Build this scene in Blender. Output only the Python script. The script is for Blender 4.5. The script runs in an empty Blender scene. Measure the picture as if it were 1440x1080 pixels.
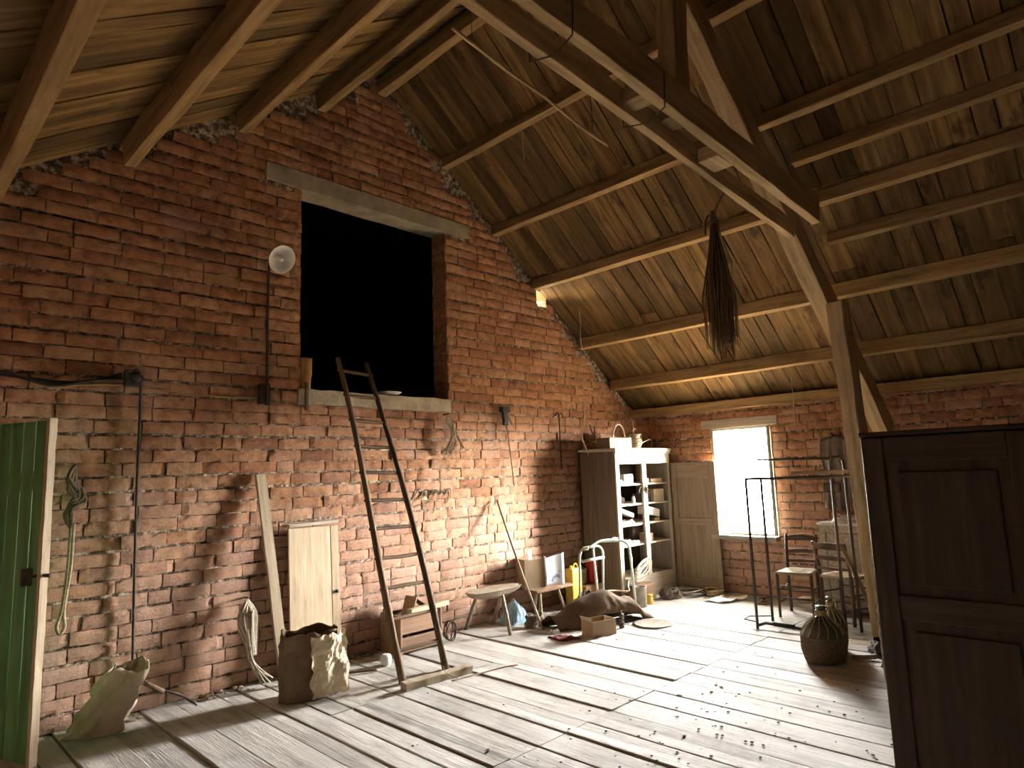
import bpy, math, random
from mathutils import Vector, Matrix, noise

rng = random.Random(7)
scene = bpy.context.scene
COL = scene.collection
V3 = Vector
PI = math.pi

# ------------------------------------------------------------------ mesh builder
class MB:
    def __init__(self):
        self.v = []; self.f = []; self.uv = []; self.r = []; self.sm = []
    def add(self, verts, faces, uvs, rnd, smooth=False):
        b = len(self.v)
        self.v += [tuple(p) for p in verts]
        for fc, u in zip(faces, uvs):
            self.f.append(tuple(b + i for i in fc)); self.uv.append(u); self.r.append(rnd); self.sm.append(smooth)
    def beam(self, p0, p1, w, h, up=(0, 0, 1), nseg=1, jit=0.0, rnd=None, taper=1.0, bow=0.0, ends=True):
        """bar along p0->p1, w across, h along 'up'"""
        p0, p1 = V3(p0), V3(p1)
        d = p1 - p0; L = d.length
        if L < 1e-6: return
        a = d / L; up = V3(up)
        s = a.cross(up)
        if s.length < 1e-4: s = a.cross(V3((1, 0, 0)))
        s.normalize(); u2 = s.cross(a).normalized()
        if rnd is None: rnd = rng.random()
        o = rng.random() * 40; ov = rng.random() * 40
        vs = []; P = []
        for i in range(nseg + 1):
            t = i / nseg; k = 1 + (taper - 1) * t
            c = p0 + d * t + u2 * bow * math.sin(PI * t)
            for (x, y) in ((-.5, -.5), (.5, -.5), (.5, .5), (-.5, .5)):
                j1 = rng.uniform(-jit, jit); j2 = rng.uniform(-jit, jit)
                vs.append(c + s * (x * w * k + j1) + u2 * (y * h * k + j2))
        fs = []; us = []
        per = [0, w, w + h, 2 * w + h, 2 * w + 2 * h]
        for i in range(nseg):
            for q in range(4):
                q2 = (q + 1) % 4
                fs.append((i * 4 + q, i * 4 + q2, (i + 1) * 4 + q2, (i + 1) * 4 + q))
                ua, ub = o + L * i / nseg, o + L * (i + 1) / nseg
                us.append([(ua, ov + per[q]), (ua, ov + per[q + 1]), (ub, ov + per[q + 1]), (ub, ov + per[q])])
        if ends:
            n = nseg * 4
            fs.append((3, 2, 1, 0)); us.append([(o, ov), (o + h * .2, ov), (o + h * .2, ov + w), (o, ov + w)])
            fs.append((n, n + 1, n + 2, n + 3)); us.append([(o, ov), (o + h * .2, ov), (o + h * .2, ov + w), (o, ov + w)])
        self.add(vs, fs, us, rnd)
        return self
    def box(self, lo, hi, rnd=None):
        """axis aligned; grain follows the longest side"""
        lo, hi = V3(lo), V3(hi); c = (lo + hi) / 2; s = hi - lo
        ax = max(range(3), key=lambda i: s[i])
        p0, p1 = c.copy(), c.copy(); p0[ax] = lo[ax]; p1[ax] = hi[ax]
        if ax == 2: return self.beam(p0, p1, s[0], s[1], (0, 1, 0), rnd=rnd)
        return self.beam(p0, p1, s[1] if ax == 0 else s[0], s[2], (0, 0, 1), rnd=rnd)
    def tube(self, pts, r, n=8, rnd=None, cap=True, smooth=True):
        pts = [V3(p) for p in pts]; m = len(pts)
        rs = r if isinstance(r, (list, tuple)) else [r] * m
        if rnd is None: rnd = rng.random()
        ref = None; vs = []; L = 0; ls = []
        for i, p in enumerate(pts):
            t = (pts[min(i + 1, m - 1)] - pts[max(i - 1, 0)])
            if t.length < 1e-9: t = V3((0, 0, 1))
            t.normalize()
            if ref is None:
                ref = t.orthogonal().normalized()
            else:
                ref = (ref - t * ref.dot(t))
                if ref.length < 1e-5: ref = t.orthogonal()
                ref.normalize()
            b = t.cross(ref)
            if i: L += (pts[i] - pts[i - 1]).length
            ls.append(L)
            for k in range(n):
                a = 2 * PI * k / n
                vs.append(p + (ref * math.cos(a) + b * math.sin(a)) * rs[i])
        fs = []; us = []; o = rng.random() * 30
        for i in range(m - 1):
            for k in range(n):
                k2 = (k + 1) % n
                fs.append((i * n + k, i * n + k2, (i + 1) * n + k2, (i + 1) * n + k))
                c = 2 * PI * max(rs[i], .004)
                us.append([(o + ls[i], c * k / n), (o + ls[i], c * (k + 1) / n), (o + ls[i + 1], c * (k + 1) / n), (o + ls[i + 1], c * k / n)])
        if cap:
            fs.append(tuple(range(n - 1, -1, -1))); us.append([(o, 0)] * n)
            fs.append(tuple((m - 1) * n + k for k in range(n))); us.append([(o, 0)] * n)
        self.add(vs, fs, us, rnd, smooth)
        return self
    def lathe(self, prof, c=(0, 0, 0), n=20, rnd=None, smooth=True, axis=None, wob=0.0):
        """prof: (radius, height) list; axis default +z"""
        c = V3(c); q = V3((0, 0, 1)).rotation_difference(V3(axis).normalized()) if axis else None
        if rnd is None: rnd = rng.random()
        vs = []
        for (r, z) in prof:
            for k in range(n):
                a = 2 * PI * k / n
                rr = r * (1 + (wob * noise.noise(V3((math.cos(a) * 2, math.sin(a) * 2, z * 9))) if wob else 0))
                p = V3((rr * math.cos(a), rr * math.sin(a), z))
                vs.append(c + (q @ p if q else p))
        fs = []; us = []
        for i in range(len(prof) - 1):
            for k in range(n):
                k2 = (k + 1) % n
                fs.append((i * n + k, i * n + k2, (i + 1) * n + k2, (i + 1) * n + k))
                us.append([(k / n, prof[i][1]), ((k + 1) / n, prof[i][1]), ((k + 1) / n, prof[i + 1][1]), (k / n, prof[i + 1][1])])
        if prof[0][0] > 1e-4:
            fs.append(tuple(range(n - 1, -1, -1))); us.append([(0, 0)] * n)
        if prof[-1][0] > 1e-4:
            fs.append(tuple((len(prof) - 1) * n + k for k in range(n))); us.append([(0, 0)] * n)
        self.add(vs, fs, us, rnd, smooth)
        return self
    def sheet(self, fn, nu, nv, su=1.0, sv=1.0, rnd=None, smooth=True):
        if rnd is None: rnd = rng.random()
        vs = [V3(fn(i / nu, j / nv)) for j in range(nv + 1) for i in range(nu + 1)]
        fs = []; us = []
        for j in range(nv):
            for i in range(nu):
                a = j * (nu + 1) + i
                fs.append((a, a + 1, a + nu + 2, a + nu + 1))
                us.append([(i / nu * su, j / nv * sv), ((i + 1) / nu * su, j / nv * sv), ((i + 1) / nu * su, (j + 1) / nv * sv), (i / nu * su, (j + 1) / nv * sv)])
        self.add(vs, fs, us, rnd, smooth)
        return self
    def rot(self, m, c=(0, 0, 0)):
        c = V3(c); self.v = [tuple(m @ (V3(p) - c) + c) for p in self.v]; return self
    def build(self, name, mat, parent=None, world=False, solid=0.0, bevel=0.0, sub=0, origin=None):
        me = bpy.data.meshes.new(name)
        o = bpy.data.objects.new(name, me)
        if parent is None:
            if origin is None:
                xs = [p[0] for p in self.v]; ys = [p[1] for p in self.v]; zs = [p[2] for p in self.v]
                origin = ((min(xs) + max(xs)) / 2, (min(ys) + max(ys)) / 2, min(zs))
            off = V3(origin); o.location = off
        elif world:
            root = parent
            while root.parent: root = root.parent
            off = V3(root.location)
        else:
            off = V3((0, 0, 0))
        me.from_pydata([tuple(V3(p) - off) for p in self.v], [], self.f)
        uvl = me.uv_layers.new(name='UVMap')
        col = me.color_attributes.new('rnd', 'FLOAT_COLOR', 'CORNER')
        flat = []; cf = []
        for u, r in zip(self.uv, self.r):
            for q in u:
                flat += [q[0], q[1]]; cf += [r, r, r, 1.0]
        me.uv_layers['UVMap'].data.foreach_set('uv', flat); me.color_attributes['rnd'].data.foreach_set('color', cf)
        me.polygons.foreach_set('use_smooth', self.sm)
        me.materials.append(mat)
        me.update()
        COL.objects.link(o)
        if parent is not None: o.parent = parent
        if solid:
            md = o.modifiers.new('solid', 'SOLIDIFY'); md.thickness = solid; md.offset = 0
        if bevel:
            md = o.modifiers.new('bevel', 'BEVEL'); md.width = bevel; md.segments = 2; md.limit_method = 'ANGLE'
        if sub:
            md = o.modifiers.new('sub', 'SUBSURF'); md.levels = sub; md.render_levels = sub
        return o

def tag(o, label=None, cat=None, group=None, kind=None):
    if label: o['label'] = label
    if cat: o['category'] = cat
    if group: o['group'] = group
    if kind: o['kind'] = kind
    return o
def thing(name, label, cat, loc=(0, 0, 0), rz=0.0, group=None, kind=None):
    o = bpy.data.objects.new(name, None); COL.objects.link(o)
    o.location = loc; o.rotation_euler = (0, 0, rz); o.empty_display_size = .1
    return tag(o, label, cat, group, kind)
def dup(o, parent=None):
    c = o.copy(); COL.objects.link(c)
    if parent is not None: c.parent = parent
    for ch in list(o.children): dup(ch, c)
    return c

# ------------------------------------------------------------------ materials
def nodes(name):
    m = bpy.data.materials.new(name); m.use_nodes = True
    nt = m.node_tree
    b = nt.nodes.get('Principled BSDF')
    return m, nt, b
def N(nt, t, **kw):
    n = nt.nodes.new(t)
    for k, v in kw.items(): setattr(n, k, v)
    return n
def ramp(nt, stops, interp='LINEAR'):
    r = N(nt, 'ShaderNodeValToRGB'); e = r.color_ramp; e.interpolation = interp
    while len(e.elements) < len(stops): e.elements.new(.5)
    for el, (p, c) in zip(e.elements, stops):
        el.position = p; el.color = (c[0], c[1], c[2], 1)
    return r
def mixc(nt, fac, a, b, mode='MIX'):
    m = N(nt, 'ShaderNodeMix'); m.data_type = 'RGBA'; m.blend_type = mode
    for sock, val in ((m.inputs[0], fac), (m.inputs[6], a), (m.inputs[7], b)):
        if hasattr(val, 'is_linked'): nt.links.new(val, sock)
        elif isinstance(val, (int, float)): sock.default_value = val
        else: sock.default_value = (val[0], val[1], val[2], 1)
    return m.outputs[2]
def noise_n(nt, vec, scale, detail=4, rough=.55):
    n = N(nt, 'ShaderNodeTexNoise'); n.inputs['Scale'].default_value = scale
    n.inputs['Detail'].default_value = detail; n.inputs['Roughness'].default_value = rough
    if vec is not None: nt.links.new(vec, n.inputs['Vector'])
    return n.outputs['Fac']
def mapping(nt, vec, scale):
    m = N(nt, 'ShaderNodeMapping'); m.inputs['Scale'].default_value = scale
    nt.links.new(vec, m.inputs['Vector']); return m.outputs['Vector']
def bumpn(nt, b, h, s, d=.01):
    n = N(nt, 'ShaderNodeBump'); n.inputs['Strength'].default_value = s; n.inputs['Distance'].default_value = d
    nt.links.new(h, n.inputs['Height']); nt.links.new(n.outputs['Normal'], b.inputs['Normal'])

def wood(name, dark, mid, light, gu=1.6, gv=26, stain=.35, stcol=None, rough=.85, bump=.4, var=.35, dust=None):
    m, nt, b = nodes(name)
    uv = N(nt, 'ShaderNodeUVMap').outputs[0]
    at = N(nt, 'ShaderNodeAttribute', attribute_name='rnd').outputs['Fac']
    g = noise_n(nt, mapping(nt, uv, (gu, gv, 1)), 1.0, 6, .62)
    fine = noise_n(nt, mapping(nt, uv, (gu * 4, gv * 7, 1)), 1.0, 3, .6)
    r = ramp(nt, [(.28, dark), (.5, mid), (.72, light)]); nt.links.new(g, r.inputs[0])
    v = ramp(nt, [(0, (1 - var,) * 3), (1, (1 + var * .6,) * 3)]); nt.links.new(at, v.inputs[0])
    c = mixc(nt, 1.0, r.outputs[0], v.outputs[0], 'MULTIPLY')
    st = noise_n(nt, mapping(nt, uv, (2.2, 5.5, 1)), 1.0, 5, .65)
    sr = ramp(nt, [(.55, (0, 0, 0)), (.68, (1, 1, 1))]); nt.links.new(st, sr.inputs[0])
    sf = N(nt, 'ShaderNodeMath', operation='MULTIPLY'); nt.links.new(sr.outputs[0], sf.inputs[0]); sf.inputs[1].default_value = stain
    c = mixc(nt, sf.outputs[0], c, stcol or tuple(x * .45 for x in dark))
    if dust:
        dn = noise_n(nt, N(nt, 'ShaderNodeTexCoord').outputs['Object'], 2.3, 6, .6)
        dr = ramp(nt, [(.42, (0, 0, 0)), (.62, (1, 1, 1))]); nt.links.new(dn, dr.inputs[0])
        df = N(nt, 'ShaderNodeMath', operation='MULTIPLY'); nt.links.new(dr.outputs[0], df.inputs[0]); df.inputs[1].default_value = dust[1]
        c = mixc(nt, df.outputs[0], c, dust[0])
    nt.links.new(c, b.inputs['Base Color'])
    b.inputs['Roughness'].default_value = rough
    b.inputs['Specular IOR Level'].default_value = .25
    ad = N(nt, 'ShaderNodeMath', operation='ADD'); nt.links.new(g, ad.inputs[0]); nt.links.new(fine, ad.inputs[1])
    bumpn(nt, b, ad.outputs[0], bump, .006)
    return m
def plain(name, col, rough=.7, metal=0.0, nscale=8, namt=.25, bump=.15, spec=.3, dark=None, trans=0.0):
    m, nt, b = nodes(name)
    ob = N(nt, 'ShaderNodeTexCoord').outputs['Object']
    n1 = noise_n(nt, ob, nscale, 5, .6)
    r = ramp(nt, [(.3, dark or tuple(x * (1 - namt) for x in col)), (.7, tuple(min(1, x * (1 + namt * .4)) for x in col))])
    nt.links.new(n1, r.inputs[0]); nt.links.new(r.outputs[0], b.inputs['Base Color'])
    b.inputs['Roughness'].default_value = rough; b.inputs['Metallic'].default_value = metal
    b.inputs['Specular IOR Level'].default_value = spec
    if trans: b.inputs['Transmission Weight'].default_value = trans
    if bump: bumpn(nt, b, noise_n(nt, ob, nscale * 5, 4, .6), bump, .01)
    return m
def brick_mat():
    m, nt, b = nodes('old_red_brick')
    ob = N(nt, 'ShaderNodeTexCoord').outputs['Object']
    at = N(nt, 'ShaderNodeAttribute', attribute_name='rnd').outputs['Fac']
    r = ramp(nt, [(0, (.22, .095, .046)), (.25, (.31, .148, .072)), (.6, (.37, .188, .096)), (1, (.43, .245, .135))])
    nt.links.new(at, r.inputs[0])
    n1 = noise_n(nt, ob, 14, 6, .65)
    v = ramp(nt, [(.3, (.48, .45, .42)), (.65, (1.2, 1.2, 1.2))]); nt.links.new(n1, v.inputs[0])
    c = mixc(nt, 1.0, r.outputs[0], v.outputs[0], 'MULTIPLY')
    n2 = noise_n(nt, ob, 3.1, 6, .7)
    dr = ramp(nt, [(.52, (0, 0, 0)), (.72, (.5, .5, .5))]); nt.links.new(n2, dr.inputs[0])
    c = mixc(nt, dr.outputs[0], c, (.46, .31, .24))
    # paler noisy patches, denser on the lower courses and fading upwards
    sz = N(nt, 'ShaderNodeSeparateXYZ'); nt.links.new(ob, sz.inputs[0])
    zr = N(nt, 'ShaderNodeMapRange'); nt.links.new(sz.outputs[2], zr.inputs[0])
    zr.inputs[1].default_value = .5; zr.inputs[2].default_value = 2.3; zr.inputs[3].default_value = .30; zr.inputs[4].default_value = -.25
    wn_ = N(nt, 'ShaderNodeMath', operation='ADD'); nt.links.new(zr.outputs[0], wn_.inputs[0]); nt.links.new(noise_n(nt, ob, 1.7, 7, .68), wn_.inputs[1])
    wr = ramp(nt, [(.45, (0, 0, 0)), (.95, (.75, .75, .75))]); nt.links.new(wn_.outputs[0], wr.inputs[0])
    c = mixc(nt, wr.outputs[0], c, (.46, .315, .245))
    n3 = noise_n(nt, ob, 60, 3, .6)
    sr = ramp(nt, [(.62, (0, 0, 0)), (.72, (.55, .55, .55))]); nt.links.new(n3, sr.inputs[0])
    c = mixc(nt, sr.outputs[0], c, (.16, .08, .05))
    nt.links.new(c, b.inputs['Base Color']); b.inputs['Roughness'].default_value = .92
    b.inputs['Specular IOR Level'].default_value = .15
    bumpn(nt, b, noise_n(nt, ob, 45, 5, .7), .55, .012)
    return m
def mortar_mat():
    m, nt, b = nodes('crumbling_lime_mortar')
    ob = N(nt, 'ShaderNodeTexCoord').outputs['Object']
    r = ramp(nt, [(.38, (.05, .032, .02)), (.5, (.20, .135, .085)), (.60, (.55, .45, .33))])
    nt.links.new(noise_n(nt, ob, 22, 5, .7), r.inputs[0]); nt.links.new(r.outputs[0], b.inputs['Base Color'])
    b.inputs['Roughness'].default_value = .95
    bumpn(nt, b, noise_n(nt, ob, 70, 4, .7), 1.0, .02)
    return m

M = {}
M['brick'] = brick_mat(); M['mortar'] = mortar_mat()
M['floor'] = wood('dusty_grey_floorboards', (.25, .23, .195), (.45, .43, .38), (.58, .56, .51), gu=1.1, gv=16, stain=.5, stcol=(.15, .13, .105), bump=.7, var=.25, dust=((.60, .585, .545), .45))
M['roof'] = wood('brown_roof_boards', (.075, .040, .012), (.165, .096, .031), (.29, .182, .068), gu=1.2, gv=13, stain=.85, stcol=(.035, .017, .008), bump=.6, var=.5)
M['purlin'] = wood('rough_hewn_timber', (.14, .08, .03), (.285, .182, .076), (.39, .265, .125), gu=1.5, gv=16, stain=.35, bump=.6)
M['truss'] = wood('pale_truss_timber', (.22, .145, .07), (.40, .285, .145), (.52, .395, .225), gu=1.5, gv=18, stain=.3, bump=.6)
M['ladder'] = wood('worn_ladder_wood', (.07, .042, .022), (.145, .09, .048), (.23, .155, .09), bump=.5)
M['pale_wood'] = wood('pale_plank_wood', (.30, .225, .135), (.46, .365, .24), (.56, .46, .32), stain=.25, stcol=(.12, .08, .05), bump=.3)
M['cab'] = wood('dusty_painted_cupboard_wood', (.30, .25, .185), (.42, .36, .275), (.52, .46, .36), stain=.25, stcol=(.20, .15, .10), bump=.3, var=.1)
M['door_wood'] = wood('brown_cupboard_door_wood', (.17, .12, .078), (.24, .18, .12), (.31, .24, .165), stain=.3, bump=.3, var=.08)
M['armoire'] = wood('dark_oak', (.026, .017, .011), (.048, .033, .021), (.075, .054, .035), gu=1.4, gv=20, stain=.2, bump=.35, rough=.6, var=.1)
M['stool'] = wood('weathered_stool_wood', (.16, .125, .085), (.30, .245, .175), (.42, .36, .28), bump=.5)
M['chair'] = wood('dark_chair_wood', (.04, .026, .017), (.085, .056, .036), (.14, .098, .066), bump=.3)
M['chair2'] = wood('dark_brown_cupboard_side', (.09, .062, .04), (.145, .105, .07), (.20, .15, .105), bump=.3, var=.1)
M['straw'] = wood('worn_straw', (.22, .165, .09), (.38, .30, .18), (.50, .42, .28), gu=3, gv=120, stain=.3, bump=.8)
M['green'] = wood('green_door_paint', (.075, .17, .06), (.125, .27, .105), (.175, .34, .15), gu=1.2, gv=14, stain=.12, stcol=(.04, .07, .03), bump=.3, rough=.6, var=.12)
M['concrete'] = plain('grey_concrete', (.30, .25, .175), .9, nscale=6, namt=.35, bump=.5)
M['render'] = plain('pale_lime_render', (.42, .35, .245), .95, nscale=9, namt=.4, bump=.8)
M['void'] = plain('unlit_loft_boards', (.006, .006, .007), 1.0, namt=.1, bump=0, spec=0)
M['paper'] = plain('crumpled_kraft_paper', (.66, .55, .385), .85, nscale=7, namt=.3, bump=.4)
M['paper_dark'] = plain('brown_sack_paper', (.17, .115, .065), .9, nscale=7, namt=.35, bump=.4)
M['paper_yellow'] = plain('yellowed_paper', (.60, .51, .37), .85, nscale=6, namt=.25, bump=.4)
M['card'] = plain('brown_cardboard', (.34, .24, .145), .9, nscale=5, namt=.2, bump=.1)
M['card_light'] = plain('pale_cardboard', (.52, .43, .30), .9, nscale=5, namt=.2, bump=.1)
M['rope'] = plain('hemp_rope', (.40, .31, .19), .95, nscale=40, namt=.5, bump=.6)
M['rope_dark'] = plain('dirty_rope', (.16, .11, .065), .95, nscale=40, namt=.5, bump=.6)
M['rope_pale'] = plain('pale_cord', (.56, .50, .38), .95, nscale=40, namt=.3, bump=.4)
M['iron'] = plain('rusty_iron', (.07, .05, .038), .75, .3, nscale=20, namt=.4, bump=.3)
M['black'] = plain('black_rubber', (.02, .018, .016), .7, nscale=15, namt=.3, bump=.1)
M['enamel'] = plain('white_enamel', (.78, .76, .70), .35, nscale=10, namt=.12, bump=0, spec=.5)
M['tube'] = plain('chalky_green_white_paint', (.60, .64, .54), .55, nscale=14, namt=.25, bump=.1)
M['white'] = plain('dusty_white_plastic', (.72, .72, .70), .6, nscale=9, namt=.15, bump=.1)
M['rag'] = plain('white_rag', (.68, .65, .58), .95, nscale=8, namt=.2, bump=.3)
M['blue'] = plain('blue_white_plastic_bag', (.30, .50, .62), .4, nscale=11, namt=.45, bump=.3, spec=.5)
M['yellow'] = plain('yellow_plastic', (.62, .42, .05), .5, nscale=8, namt=.2, bump=.05)
M['red'] = plain('red_tin', (.42, .035, .025), .5, nscale=8, namt=.3, bump=.05)
M['redrag'] = plain('dark_red_cloth', (.13, .022, .016), .95, nscale=12, namt=.4, bump=.3)
M['tin'] = plain('dull_tin', (.34, .30, .24), .55, .5, nscale=12, namt=.4, bump=.2)
M['tarp'] = plain('brown_jute_sacking', (.135, .088, .052), .95, nscale=30, namt=.35, bump=.6)
M['sackdark'] = plain('dark_old_cloth', (.075, .055, .042), .95, nscale=16, namt=.4, bump=.5)
M['garment'] = plain('grey_brown_cloth', (.155, .115, .085), .95, nscale=14, namt=.35, bump=.4)
M['broom'] = plain('dry_brown_broom_twigs', (.15, .095, .048), .95, nscale=30, namt=.5, bump=.2)
M['cobweb'] = plain('dusty_string', (.55, .47, .36), .95, nscale=20, namt=.2, bump=0)
M['stone'] = plain('speckled_cream_laminate', (.44, .40, .315), .6, nscale=38, namt=.5, bump=.1, dark=(.24, .21, .155))
M['wicker'] = wood('wicker', (.20, .14, .075), (.36, .27, .16), (.48, .38, .24), gu=40, gv=40, stain=.2, bump=.8)
M['glass'] = plain('dark_green_bottle_glass', (.085, .09, .055), .15, nscale=4, namt=.2, bump=0, spec=.6)
M['winframe'] = wood('weathered_window_wood', (.22, .20, .15), (.36, .34, .27), (.48, .46, .38), bump=.4)
M['crumb'] = plain('dark_crumbs', (.06, .045, .035), .95, nscale=20, namt=.4, bump=.2)
M['rubble'] = plain('brick_dust_rubble', (.36, .26, .18), .95, nscale=12, namt=.4, bump=.5)
M['chalk'] = plain('faded_green_paint_scrawl', (.20, .19, .13), .95, nscale=25, namt=.5, bump=.2)
M['terracotta'] = plain('ochre_stoneware', (.45, .24, .09), .6, nscale=9, namt=.35, bump=.15)
M['crate'] = wood('brown_crate_wood', (.16, .09, .05), (.28, .17, .10), (.38, .25, .16), bump=.4)

def print_mat():
    m, nt, b = nodes('printed_carton_paper')
    ob = N(nt, 'ShaderNodeTexCoord').outputs['Object']
    r = ramp(nt, [(.44, (.10, .14, .30)), (.47, (.70, .73, .76))])
    nt.links.new(noise_n(nt, mapping(nt, ob, (14, 14, 14)), 1.0, 3, .5), r.inputs[0])
    r2 = ramp(nt, [(.40, (0, 0, 0)), (.5, (1, 1, 1))]); nt.links.new(noise_n(nt, ob, 4, 2, .5), r2.inputs[0])
    c = mixc(nt, r2.outputs[0], r.outputs[0], (.74, .76, .77))
    nt.links.new(c, b.inputs['Base Color']); b.inputs['Roughness'].default_value = .7
    return m
M['print'] = print_mat()

# ------------------------------------------------------------------ room dimensions
XL, XR = -1.4, 7.98            # eave walls
YG, YF = 5.41, -3.0            # gable wall in front of the camera, gable wall behind it
RX, RZ = 3.67, 5.80            # ridge
def zR(x): return RZ - .794 * (x - RX) if x < 5.9 else 4.03 - .764 * (x - 5.9)
def zL(x): return RZ - .665 * (RX - x)
def zroof(x): return zL(x) if x < RX else zR(x)

# ------------------------------------------------------------------ brickwork
def brick_wall(name, P, u0, u1, top, openings, nx=6, nz=3, thick=.25, seed=1, ragged=True, mtop=None):
    """P(u, z, n): n = distance from the wall face into the room.  openings: (ua, ub, za, zb)"""
    r = random.Random(seed); mb = MB()
    CH = .104; k = 0
    zmax = max(top(u0 + (u1 - u0) * i / 40) for i in range(41))
    def hit(a, b, z0, z1):
        return any(a < ub - .002 and b > ua + .002 and z0 < zb - .002 and z1 > za + .002 for (ua, ub, za, zb) in openings)
    while k * CH < zmax:
        z0 = k * CH + .0075; z1 = (k + 1) * CH - .0075
        u = u0 - (0 if k % 2 else .15) - r.uniform(0, .08)
        wave = .006 * math.sin(k * 1.7)
        while u < u1:
            L = r.choice((.27, .29, .30, .31, .33, .22, .16)) if r.random() < .3 else r.uniform(.285, .32)
            pieces = [(max(u, u0), min(u + L, u1))]
            for (ua, ub, za, zb) in openings:
                if z0 < zb - .03 and z1 > za + .03:
                    np_ = []
                    for (a, b) in pieces:
                        if b <= ua or a >= ub: np_.append((a, b)); continue
                        if a < ua: np_.append((a, ua))
                        if b > ub: np_.append((ub, b))
                    pieces = np_
            for (a, b) in pieces:
                if b - a < .045: continue
                um = (a + b) / 2
                if min(top(a), top(b)) < z1 - .03 - (r.uniform(0, .05) if ragged else 0): continue
                out = r.uniform(-.005, .007) + (r.uniform(.004, .012) if r.random() < .08 else 0)
                rv = min(1, max(0, r.gauss(.5, .24)))
                tilt = r.uniform(-.004, .004); o = r.random() * 99
                nxx = max(2, round(nx * (b - a) / .3)) if nx > 2 else nx
                vs = []; fs = []; us = []
                for j in range(nz + 1):
                    for i in range(nxx + 1):
                        s, t = i / nxx, j / nz
                        edge = (i in (0, nxx)) + (j in (0, nz))
                        uu = a + .005 + (b - a - .010) * s; zz = z0 + (z1 - z0) * t + wave + tilt * (s - .5)
                        n = out + .003 * noise.noise(V3((uu * 14 + o, zz * 14, 0)))
                        if edge:
                            q = V3((uu * 30 + o, zz * 30, 4.2))
                            uu += .006 * noise.noise(q); zz += .0075 * noise.noise(q + V3((7, 3, 1)))
                            n -= .004 if edge == 1 else .010
                            if noise.noise(q * .6) > .45: n -= .008
                        vs.append(P(uu, zz, n))
                W_ = nxx + 1
                for j in range(nz):
                    for i in range(nxx):
                        fs.append((j * W_ + i, j * W_ + i + 1, (j + 1) * W_ + i + 1, (j + 1) * W_ + i))
                per = [i for i in range(nxx + 1)] + [j * W_ + nxx for j in range(1, nz + 1)] + [nz * W_ + i for i in range(nxx - 1, -1, -1)] + [j * W_ for j in range(nz - 1, 0, -1)]
                nb = len(vs); uw = b - a
                border_uz = []
                for idx in per:
                    s, t = (idx % W_) / nxx, (idx // W_) / nz
                    vs.append(P(a + .004 + (uw - .008) * s, z0 + (z1 - z0) * t + wave, -.035))
                for q in range(len(per)):
                    q2 = (q + 1) % len(per)
                    fs.append((per[q], nb + q, nb + q2, per[q2]))
                mb.add(vs, fs, [[(0, 0)] * 4] * len(fs), rv, False)
            u += L
        k += 1
    o = mb.build(name, M['brick'], origin=(0, 0, 0))
    o['kind'] = 'structure'
    # mortar core as a part
    mm = MB()
    if mtop and not ragged: u0, u1 = u0 - .26, u1 + .26
    us_ = sorted(set([u0, u1] + [v for q in openings for v in (max(u0, q[0]), min(u1, q[1]))] + [u0 + (u1 - u0) * i / 24 for i in range(25)] + [RX]))
    us_ = [u for u in us_ if u0 <= u <= u1]
    for a, b in zip(us_[:-1], us_[1:]):
        um = (a + b) / 2
        segs = [(0.0, None)]
        cuts = sorted([(za, zb) for (ua, ub, za, zb) in openings if ua <= um <= ub])
        z = -.02; spans = []
        for (za, zb) in cuts:
            if za > z: spans.append((z, za, z, za))
            z = zb
        spans.append((z, (mtop or top)(a), z, (mtop or top)(b)))
        for (za0, za1, zb0, zb1) in spans:
            vs = [P(a, za0, -.017), P(b, zb0, -.017), P(b, zb1, -.017), P(a, za1, -.017),
                  P(a, za0, -thick), P(b, zb0, -thick), P(b, zb1, -thick), P(a, za1, -thick)]
            fs = [(0, 1, 2, 3), (5, 4, 7, 6), (4, 0, 3, 7), (1, 5, 6, 2), (4, 5, 1, 0), (3, 2, 6, 7)]
            mm.add(vs, fs, [[(0, 0)] * 4] * 6, .5)
    mm.build('mortar', M['mortar'], parent=o)
    return o

LOFT = (2.79, 4.52, 2.41, 4.30)
DOORWAY = (-.12, .62, -.05, 2.06)
HOLE = (6.02, 6.20, 3.70, 3.90)
RIDGEHOLE = (3.56, 3.64, 5.62, 5.69)
gable_open = [LOFT, DOORWAY, HOLE, (2.45, 4.88, 4.30, 4.46), (2.77, 4.53, 2.27, 2.41)]
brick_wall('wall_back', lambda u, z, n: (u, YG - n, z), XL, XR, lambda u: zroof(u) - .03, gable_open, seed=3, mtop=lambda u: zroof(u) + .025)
WIN = (3.42, 4.20, .72, 2.08)
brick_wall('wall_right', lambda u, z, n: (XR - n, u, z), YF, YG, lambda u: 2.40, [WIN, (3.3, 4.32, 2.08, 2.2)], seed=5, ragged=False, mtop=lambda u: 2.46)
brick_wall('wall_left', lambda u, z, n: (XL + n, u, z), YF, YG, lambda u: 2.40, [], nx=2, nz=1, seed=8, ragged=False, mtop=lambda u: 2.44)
FILL_GAP = (-.95, -.915, -.05, 2.2)  # slit added in the unseen wall behind the camera to let in fill light
brick_wall('wall_front', lambda u, z, n: (u, YF + n, z), XL, XR, lambda u: zroof(u) - .03, [FILL_GAP], nx=2, nz=1, seed=9, mtop=lambda u: zroof(u) + .025)

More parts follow.
